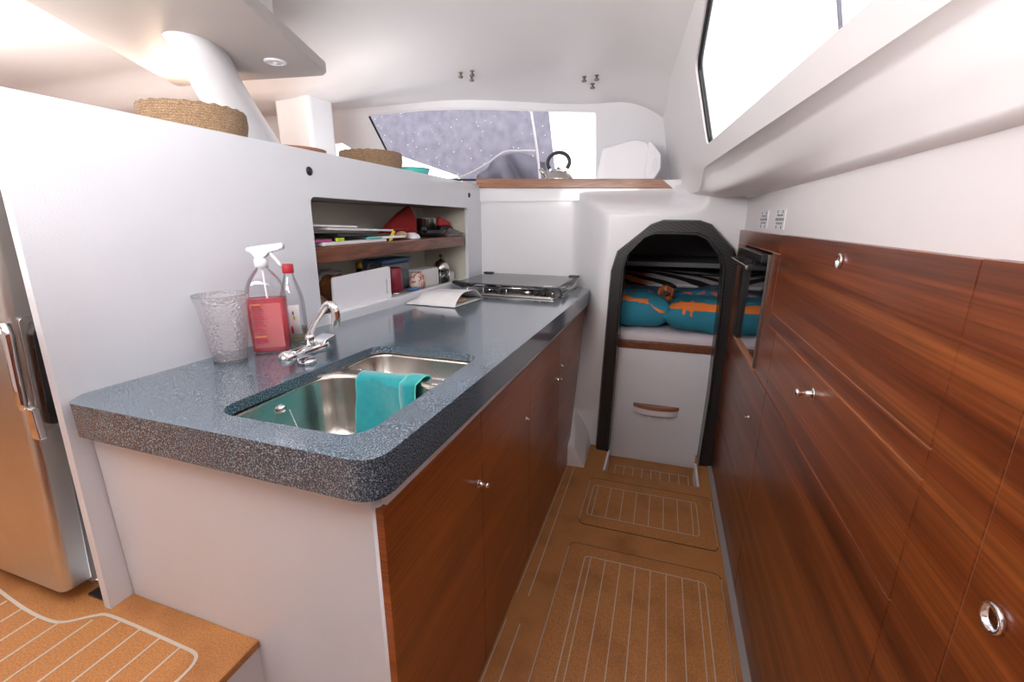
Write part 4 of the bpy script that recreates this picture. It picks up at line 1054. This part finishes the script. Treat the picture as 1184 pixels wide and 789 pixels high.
bm = bmesh.new(); blob(bm, (-.94, 2.0, on(2) + .016), (.03, .045, .012), 14); finish(bm, 'contents', 'tan', t, smooth=True)
# hob
t = thing('gas_hob', 'gas hob under a raised smoked glass lid at the far end of the worktop', 'hob', (-.8, 2.6, on(2.6)))
z = on(2.6)
bm = bmesh.new(); prism(bm, [(p[0], p[1], on(p[1])) for p in rounded([(-1.12, 2.29), (-.515, 2.25), (-.50, 2.83), (-1.12, 2.86)], .02, 4)], (0, 0, .008)); finish(bm, 'tray', 'steel', t, bevel=.002)
bm = bmesh.new(); prism(bm, [(p[0], p[1], on(p[1]) + .0075) for p in rounded([(-1.10, 2.31), (-.535, 2.27), (-.52, 2.81), (-1.10, 2.84)], .02, 4)], (0, 0, .003)); finish(bm, 'inner_tray', 'steel', t)
bm = bmesh.new(); prism(bm, [(p[0], p[1], z + .052) for p in rounded([(-1.155, 2.40), (-.53, 2.345), (-.515, 2.87), (-1.145, 2.90)], .015, 4)], (0, 0, .006)); finish(bm, 'glass_lid', 'hobglass', t, bevel=.001)
for (x, y) in ((-1.13, 2.885), (-.53, 2.862)): boxo('hinge', (x - .035, y - .02, z + .056), (x + .03, y + .02, z + .066), 'black', t, bevel=.003)
bm = bmesh.new(); prism(bm, [(-1.165, 2.38, z + .066), (-1.09, 2.38, z + .058), (-1.06, 2.38, z + .036), (-1.11, 2.38, z + .030), (-1.17, 2.38, z + .052)], (0, .04, 0)); finish(bm, 'corner_guard', 'black', t, bevel=.004)
bm = bmesh.new(); prism(bm, [(-.60, 2.345, z + .052), (-.52, 2.345, z + .056), (-.505, 2.345, z + .03), (-.50, 2.345, z + .006), (-.535, 2.345, z + .006), (-.55, 2.345, z + .036)], (0, .04, 0)); finish(bm, 'corner_guard', 'black', t, bevel=.004)
bm = bmesh.new(); tube(bm, [(-.505, 2.40, z + .05), (-.497, 2.5, z + .03), (-.497, 2.65, z + .02), (-.497, 2.80, z + .05)], .004, 8); finish(bm, 'pan_clamp', 'chrome', t, smooth=True)
boxo('sticker', (-.61, 2.37, z + .058), (-.565, 2.40, z + .0588), 'paper', t)
for (x, y, r) in ((-.97, 2.50, .045), (-.72, 2.45, .035), (-.95, 2.72, .035), (-.70, 2.70, .05)):
    bm = bmesh.new(); lathe(bm, [(0, 0), (r, 0), (r, .010), (r * .8, .014), (r * .78, .020), (0, .022)], (x, y, on(y) + .010), 24); b_ = finish(bm, 'burner', 'black', t, smooth=True)
    bm = bmesh.new(); lathe(bm, [(r * 1.25, 0), (r * 1.25, .006), (r * 1.1, .008), (r * 1.05, 0)], (x, y, on(y) + .010), 24, cap=False); finish(bm, 'burner_ring', 'chrome', b_, smooth=True)
bm = bmesh.new()
for y in (2.40, 2.60, 2.78):
    tube(bm, [(-1.07, y, z + .036), (-.56, y, z + .036)], .0035, 8)
for x in (-1.07, -.97, -.83, -.70, -.56):
    tube(bm, [(x, 2.38, z + .004), (x, 2.385, z + .036), (x, 2.79, z + .036), (x, 2.795, z + .004)], .0035, 8)
finish(bm, 'pan_grid', 'chrome', t, smooth=True)
for x in (-.93, -.86, -.64, -.60):
    bm = bmesh.new(); lathe(bm, [(0, 0), (.014, 0), (.013, .018), (0, .02)], (x, 2.335, on(2.3) + .010), 18); finish(bm, 'control_knob', 'black', t, smooth=True)

# ------------------------------------------------------------------ locker, lower level
ZF = 1.0008
t = thing('chopping_board', 'white plastic chopping board standing on edge in the open locker', 'chopping board', (-1.235, 1.62, ZF))
bm = bmesh.new(); es = []
prof = rounded([(1.425, ZF), (1.825, ZF), (1.83, 1.172), (1.435, 1.163)], [.005, .005, .014, .014], 4)
slot = rounded([(1.790, 1.045), (1.798, 1.045), (1.800, 1.115), (1.792, 1.115)], .003, 3)
bd = plate(prof, [slot], lambda a, b: (-1.228 - .08 * (b - ZF) * 0, a, b), 'board', 'plasticwhite', t, solid=.010, bevel=.002)
bm = bmesh.new(); rectline(bm, 1.445, 1.775, 1.055, 1.150, .012, .003, 0, .0012)
for v in bm.verts: v.co = Vector((-1.2225 + v.co.z * 1.0, v.co.x, v.co.y))
finish(bm, 'juice_groove', 'panelwhite', t)
def bottle(nm, label, cat, x, y, z, prof, m_, cap=None, capm='gold', n=24):
    t = thing(nm, label, cat, (x, y, z))
    bm = bmesh.new(); lathe(bm, prof, (x, y, z), n); finish(bm, 'bottle', m_, t, smooth=True)
    if cap: bm = bmesh.new(); lathe(bm, cap, (x, y, z), n); finish(bm, 'cap', capm, t, smooth=True)
    return t
bottle('wine_bottle', 'dark green bottle with gold neck foil behind the chopping board', 'bottle', -1.37, 1.80, ZF, [(.036, 0), (.036, .10), (.028, .13), (.015, .145), (.014, .165)], 'greenglass', [(.0145, .160), (.0165, .162), (.0165, .175), (.014, .188), (0, .188)])
bottle('sauce_bottle', 'small dark bottle at the left end of the locker floor', 'bottle', -1.27, 1.37, ZF, [(.022, 0), (.022, .06), (.010, .085), (.009, .10)], 'greenglass', [(.0105, .098), (.0105, .112), (0, .112)], 'black')
t = thing('paper_sack', 'tan crumpled packet left of the chopping board in the locker', 'packet', (-1.33, 1.46, ZF)); bm = bmesh.new(); blob(bm, (-1.33, 1.455, ZF + .040), (.045, .05, .040), 18, .3, 9, flat=.7); finish(bm, 'sack', 'tan', t, smooth=True)
bm = bmesh.new(); blob(bm, (-1.345, 1.60, ZF + .074), (.04, .08, .074), 18, .35, 9, flat=.7); tag(finish(bm, 'snack_packet', 'brownpack', smooth=True), 'orange brown packet showing just above the chopping board', 'packet')
bm = bmesh.new(); blob(bm, (-1.465, 1.68, ZF + .08), (.045, .10, .078), 18, .3, 9, flat=.6); tag(finish(bm, 'flour_bag', 'paper', smooth=True), 'pale bag behind the brown packet in the locker', 'packet')
t = thing('glass_jar', 'clear domed glass jar between the green bottle and the blue lidded box', 'jar', (-1.38, 1.93, ZF))
bm = bmesh.new(); lathe(bm, [(.045, 0), (.048, .06), (.046, .13), (.030, .165), (.012, .18), (0, .182)], (-1.38, 1.93, ZF), 28); finish(bm, 'jar', 'clear', t, smooth=True)
t = thing('food_box', 'tall clear food box with blue lid at the back of the locker', 'food box', (-1.44, 2.13, ZF))
boxo('tub', (-1.50, 2.02, ZF), (-1.39, 2.29, ZF + .155), 'boxclear', t, bevel=.012); boxo('lid', (-1.507, 2.013, ZF + .155), (-1.383, 2.297, ZF + .178), 'blue', t, bevel=.006)
t = thing('blue_lid_tub', 'low tub with bright blue lid in front of the maroon canister', 'food box', (-1.27, 2.12, ZF))
boxo('tub', (-1.262, 2.045, ZF), (-1.228, 2.120, ZF + .022), 'boxclear', t, bevel=.006); boxo('lid', (-1.266, 2.041, ZF + .022), (-1.225, 2.124, ZF + .032), 'blue', t, bevel=.004)
t = thing('canister', 'maroon cylindrical canister with steel foot right of the chopping board', 'canister', (-1.31, 2.03, ZF))
bm = bmesh.new(); lathe(bm, [(.030, 0), (.030, .022), (0, .022)], (-1.31, 2.0, ZF), 28); finish(bm, 'foot', 'chrome', t, smooth=True)
bm = bmesh.new(); lathe(bm, [(.037, .022), (.040, .03), (.038, .14), (.034, .146), (0, .146)], (-1.31, 2.0, ZF), 28); finish(bm, 'body', 'maroon', t, smooth=True)
t = thing('snack_bag', 'small red and white patterned packet in front of the white box', 'packet', (-1.27, 2.24, ZF))
M['patt'] = spotty('red white wrapper', (.72, .62, .55), (.5, .06, .05), 40, .56)
bm = bmesh.new(); blob(bm, (-1.285, 2.19, ZF + .05), (.032, .058, .05), 18, .25, 9, flat=.7); finish(bm, 'packet', 'patt', t, smooth=True)
boxo('paper_towel', (-1.40, 2.27, ZF), (-1.29, 2.46, ZF + .107), 'paper', bevel=.012); tag(bpy.data.objects['paper_towel'], 'plain white paper towel block between the packet and the coffee press', 'paper towels')
# french press
fx, fy = -1.31, 2.525
t = thing('coffee_press', 'steel domed coffee press with black knob at the far end of the locker', 'coffee press', (fx, fy, ZF))
bm = bmesh.new(); lathe(bm, [(.044, 0), (.046, .004), (.046, .085), (0, .085)], (fx, fy, ZF), 32); finish(bm, 'beaker', 'darkgloss', t, smooth=True)
bm = bmesh.new(); lathe(bm, [(.049, .083), (.050, .092), (.046, .112), (.034, .13), (.016, .143), (.006, .147), (0, .148)], (fx, fy, ZF), 32); finish(bm, 'dome_lid', 'steel', t, smooth=True)
bm = bmesh.new(); lathe(bm, [(.003, .146), (.003, .158), (.010, .162), (.011, .170), (.007, .177), (0, .178)], (fx, fy, ZF), 20); finish(bm, 'plunger_knob', 'black', t, smooth=True)
bm = bmesh.new()
bm.free()
for a in range(0, 360, 90): 
    bm = bmesh.new(); q = math.radians(a + 20); tube(bm, [(fx + .048 * math.cos(q), fy + .048 * math.sin(q), ZF + .002), (fx + .048 * math.cos(q), fy + .048 * math.sin(q), ZF + .085)], .004, 8)
    finish(bm, 'frame_rod', 'steel', t, smooth=True)
bm = bmesh.new(); lathe(bm, [(.03, 0), (.036, .01), (.038, .055), (.034, .055), (.03, .012), (0, .01)], (-1.33, 2.665, ZF), 24); tag(finish(bm, 'white_mug', 'plasticwhite', smooth=True), 'white cup beyond the coffee press in the locker corner', 'cup')

# ------------------------------------------------------------------ locker, upper shelf
ZU = 1.2865
def sheet(nm, label, cat, x, y, z, w, l, h, rot, m_, tilt=0, grp=None):
    if nm == 'magazine': grp = 'magazines piled on the locker shelf'
    bm = bmesh.new(); prism(bm, [(p[0], p[1], 0) for p in rounded([(-w / 2, -l / 2), (w / 2, -l / 2), (w / 2, l / 2), (-w / 2, l / 2)], .008, 3)], (0, 0, h))
    o = finish(bm, nm, m_, bevel=.001); o.location = (x, y, z); o.rotation_euler = (tilt, 0, rot); return tag(o, label, cat, grp)
sheet('magazine', 'lowest white magazine of the pile on the shelf front', 'magazine', -1.33, 1.62, ZU, .21, .44, .012, .03, 'paper')
sheet('magazine', 'white brochure lying under the yellow clip on the shelf', 'magazine', -1.32, 1.86, ZU + .0125, .19, .26, .010, -.1, 'paper')
sheet('folder', 'black folder in the middle of the paper pile on the shelf', 'folder', -1.36, 1.72, ZU + .027, .23, .44, .010, .08, 'black', -.02)
sheet('magazine', 'topmost long white magazine of the shelf pile', 'magazine', -1.36, 1.70, ZU + .050, .22, .50, .009, .06, 'paper', -.03)
sheet('magazine', 'white magazine second from the top at the left end of the shelf pile', 'magazine', -1.37, 1.52, ZU + .068, .22, .30, .008, -.05, 'paper', -.03)
sheet('notebook', 'pink notebook peeping out at the left end of the shelf pile', 'notebook', -1.28, 1.42, ZU + .0135, .09, .12, .009, .1, 'pink')
sheet('marker', 'lime green marker stub lying in the paper pile', 'marker', -1.232, 1.515, ZU + .0135, .014, .05, .013, .05, 'lime')
sheet('ruler', 'teal strip lying on the paper pile beside the yellow clip', 'ruler', -1.238, 1.76, ZU + .0135, .02, .13, .008, .05, 'tealplastic')
t = thing('yellow_clip', 'yellow plastic clip at the front of the locker shelf', 'clip', (-1.222, 1.90, ZU)); bm = bmesh.new(); prism(bm, [(-1.225, 1.855, ZU + .0005), (-1.225, 1.877, ZU + .0005), (-1.225, 1.91, ZU + .045), (-1.225, 1.89, ZU + .048)], (-.008, 0, 0)); finish(bm, 'clip', 'yellow', t, bevel=.002)
bm = bmesh.new(); blob(bm, (-1.27, 2.03, ZU + .021), (.03, .035, .021), 16, .1); tag(finish(bm, 'wooden_brush', 'tan', smooth=True), 'tan rounded brush between the yellow clip and the white bowl', 'brush')
bm = bmesh.new(); lathe(bm, [(0, .032), (.02, .031), (.036, .022), (.044, .006), (.044, 0), (0, 0)], (-1.27, 2.13, ZU), 24); tag(finish(bm, 'small_bowl', 'plasticwhite', smooth=True), 'small upturned white bowl on the shelf in front of the red cloth', 'bowl')
bm = bmesh.new(); V_ = [(-1.42, 2.0, ZU + .002), (-1.36, 2.29, ZU + .002), (-1.37, 2.305, ZU + .10), (-1.39, 2.28, ZU + .172), (-1.41, 2.20, ZU + .13), (-1.42, 2.10, ZU + .07)]
prism(bm, V_, (.035, .0, 0)); tag(finish(bm, 'oven_glove', 'redcloth', bevel=.008), 'large dark red folded cloth fan standing behind the saucepan', 'cloth')
bm = bmesh.new(); blob(bm, (-1.30, 2.05, ZU + .05), (.028, .10, .010), 16, .2); tag(finish(bm, 'red_cloth', 'redcloth', smooth=True), 'flat dark red cloth lying at the foot of the red fan', 'cloth')
t = thing('frying_pan', 'black frying pan with short handle on the locker shelf', 'frying pan', (-1.33, 2.42, ZU))
bm = bmesh.new(); lathe(bm, [(0, 0), (.085, 0), (.108, .040), (.104, .040), (.083, .004), (0, .004)], (-1.335, 2.42, ZU), 36); finish(bm, 'pan', 'black', t, smooth=True)
bm = bmesh.new(); tube(bm, [(-1.30, 2.325, ZU + .035), (-1.26, 2.25, ZU + .045), (-1.24, 2.19, ZU + .05)], [.012, .013, .012], 10); finish(bm, 'handle', 'black', t, smooth=True)
t = thing('saucepan', 'small steel saucepan sitting in the black frying pan', 'saucepan', (-1.33, 2.39, ZU + .006))
bm = bmesh.new(); lathe(bm, [(0, 0), (.060, 0), (.064, .004), (.064, .098), (.067, .100), (.063, .101), (.060, .098), (.060, .006), (0, .005)], (-1.335, 2.40, ZU + .005), 36); finish(bm, 'pan', 'steel', t, smooth=True)
boxo('handle', (-1.35, 2.455, ZU + .07), (-1.335, 2.50, ZU + .082), 'redcloth', t, bevel=.003)
bm = bmesh.new(); prism(bm, [(-1.37, 2.54, ZU + .06), (-1.36, 2.70, ZU + .055), (-1.36, 2.69, ZU + .085), (-1.37, 2.57, ZU + .118), (-1.37, 2.54, ZU + .10)], (.05, 0, 0)); tag(finish(bm, 'silicone_mould', 'red', bevel=.012), 'bright red rounded mould at the far end of the shelf', 'mould')
boxo('storage_tin', (-1.40, 2.545, ZU), (-1.31, 2.72, ZU + .058), 'black', bevel=.01); tag(bpy.data.objects['storage_tin'], 'dark tin under the bright red mould on the shelf', 'tin')
bm = bmesh.new(); P = []
for j in range(10):
    P.append([(-1.30 + .09 * i / 9, 2.535 + .12 * j / 9, ZU + .006 + .045 * sm(0, 1, j / 9) * (1 - .7 * i / 9) + .004 * noise.noise(Vector((i * .4, j * .5, 0)))) for i in range(10)])
grid(bm, P); tag(finish(bm, 'grey_cloth', 'greycloth', smooth=True, solid=.004), 'grey cloth draped at the far front edge of the shelf', 'cloth')
bm = bmesh.new(); blob(bm, (-1.24, 2.645, ZU + .014), (.018, .014, .014), 12); tag(finish(bm, 'lime_scourer', 'lime', smooth=True), 'lime green scourer at the far end of the shelf', 'scourer')

# ------------------------------------------------------------------ light
def area(nm, loc, rot, sx, sy, p, col=(1, 1, 1)):
    l = bpy.data.lights.new(nm, 'AREA'); l.shape = 'RECTANGLE'; l.size = sx; l.size_y = sy; l.energy = p; l.color = col
    o = bpy.data.objects.new(nm, l); C.objects.link(o); o.location = loc; o.rotation_euler = rot; return o
def point(nm, loc, p, r, col=(1, 1, 1)):
    l = bpy.data.lights.new(nm, 'POINT'); l.energy = p; l.shadow_soft_size = r; l.color = col
    o = bpy.data.objects.new(nm, l); C.objects.link(o); o.location = loc; return o
area('bounce_fill', (-.85, -.3, 1.75), (math.radians(142.0), 0, 0), 1.0, .6, 58.0, (1, .965, .96))  # added fill aimed up and forward, stands in for flash bounced off the ceiling
area('saloon_ceiling_fill', (-3.0, .8, 1.75), (math.radians(180), 0, 0), 1.6, 1.6, 34.0, (1, .92, .87))  # added warm fill to brighten the saloon ceiling, no fitting there
area('overhead_fill', (-.45, -.2, 2.1), (math.radians(20), 0, 0), .6, .4, 0.4, (1, .98, .97))  # weak added fill above the camera, not a fitting of the saloon
area('saloon_side_fill', (-2.7, -.55, 1.55), (math.radians(90), 0, math.radians(-72)), .7, .5, 3, (1, .985, .97))  # added fill from the left for the upper mahogany, no window behind it
area('forward_ceiling_fill', (-1.66, 2.2, 1.72), (math.radians(128), 0, math.radians(-15)), .7, .5, 2.4, (1, .97, .96))  # added fill hidden behind the partition to lift the far ceiling
point('warm_downlight', (-2.245, 1.698, 1.97), 4, .05, (1, .74, .52))
w = bpy.data.worlds.new('world'); bpy.context.scene.world = w; w.use_nodes = True
w.node_tree.nodes['Background'].inputs[0].default_value = (.97, .98, 1, 1); w.node_tree.nodes['Background'].inputs[1].default_value = 2.2
sc = bpy.context.scene
sc.view_settings.view_transform = 'Standard'; sc.view_settings.look = 'None'; sc.view_settings.gamma = 1; sc.view_settings.use_curve_mapping = False
sc.view_settings.exposure = 0
sc.cycles.use_denoising = True
sc.cycles.max_bounces = 8; sc.cycles.transparent_max_bounces = 16
sc.cycles.sample_clamp_indirect = 6
for o in bpy.data.objects:
    if '_w' in o: del o['_w']
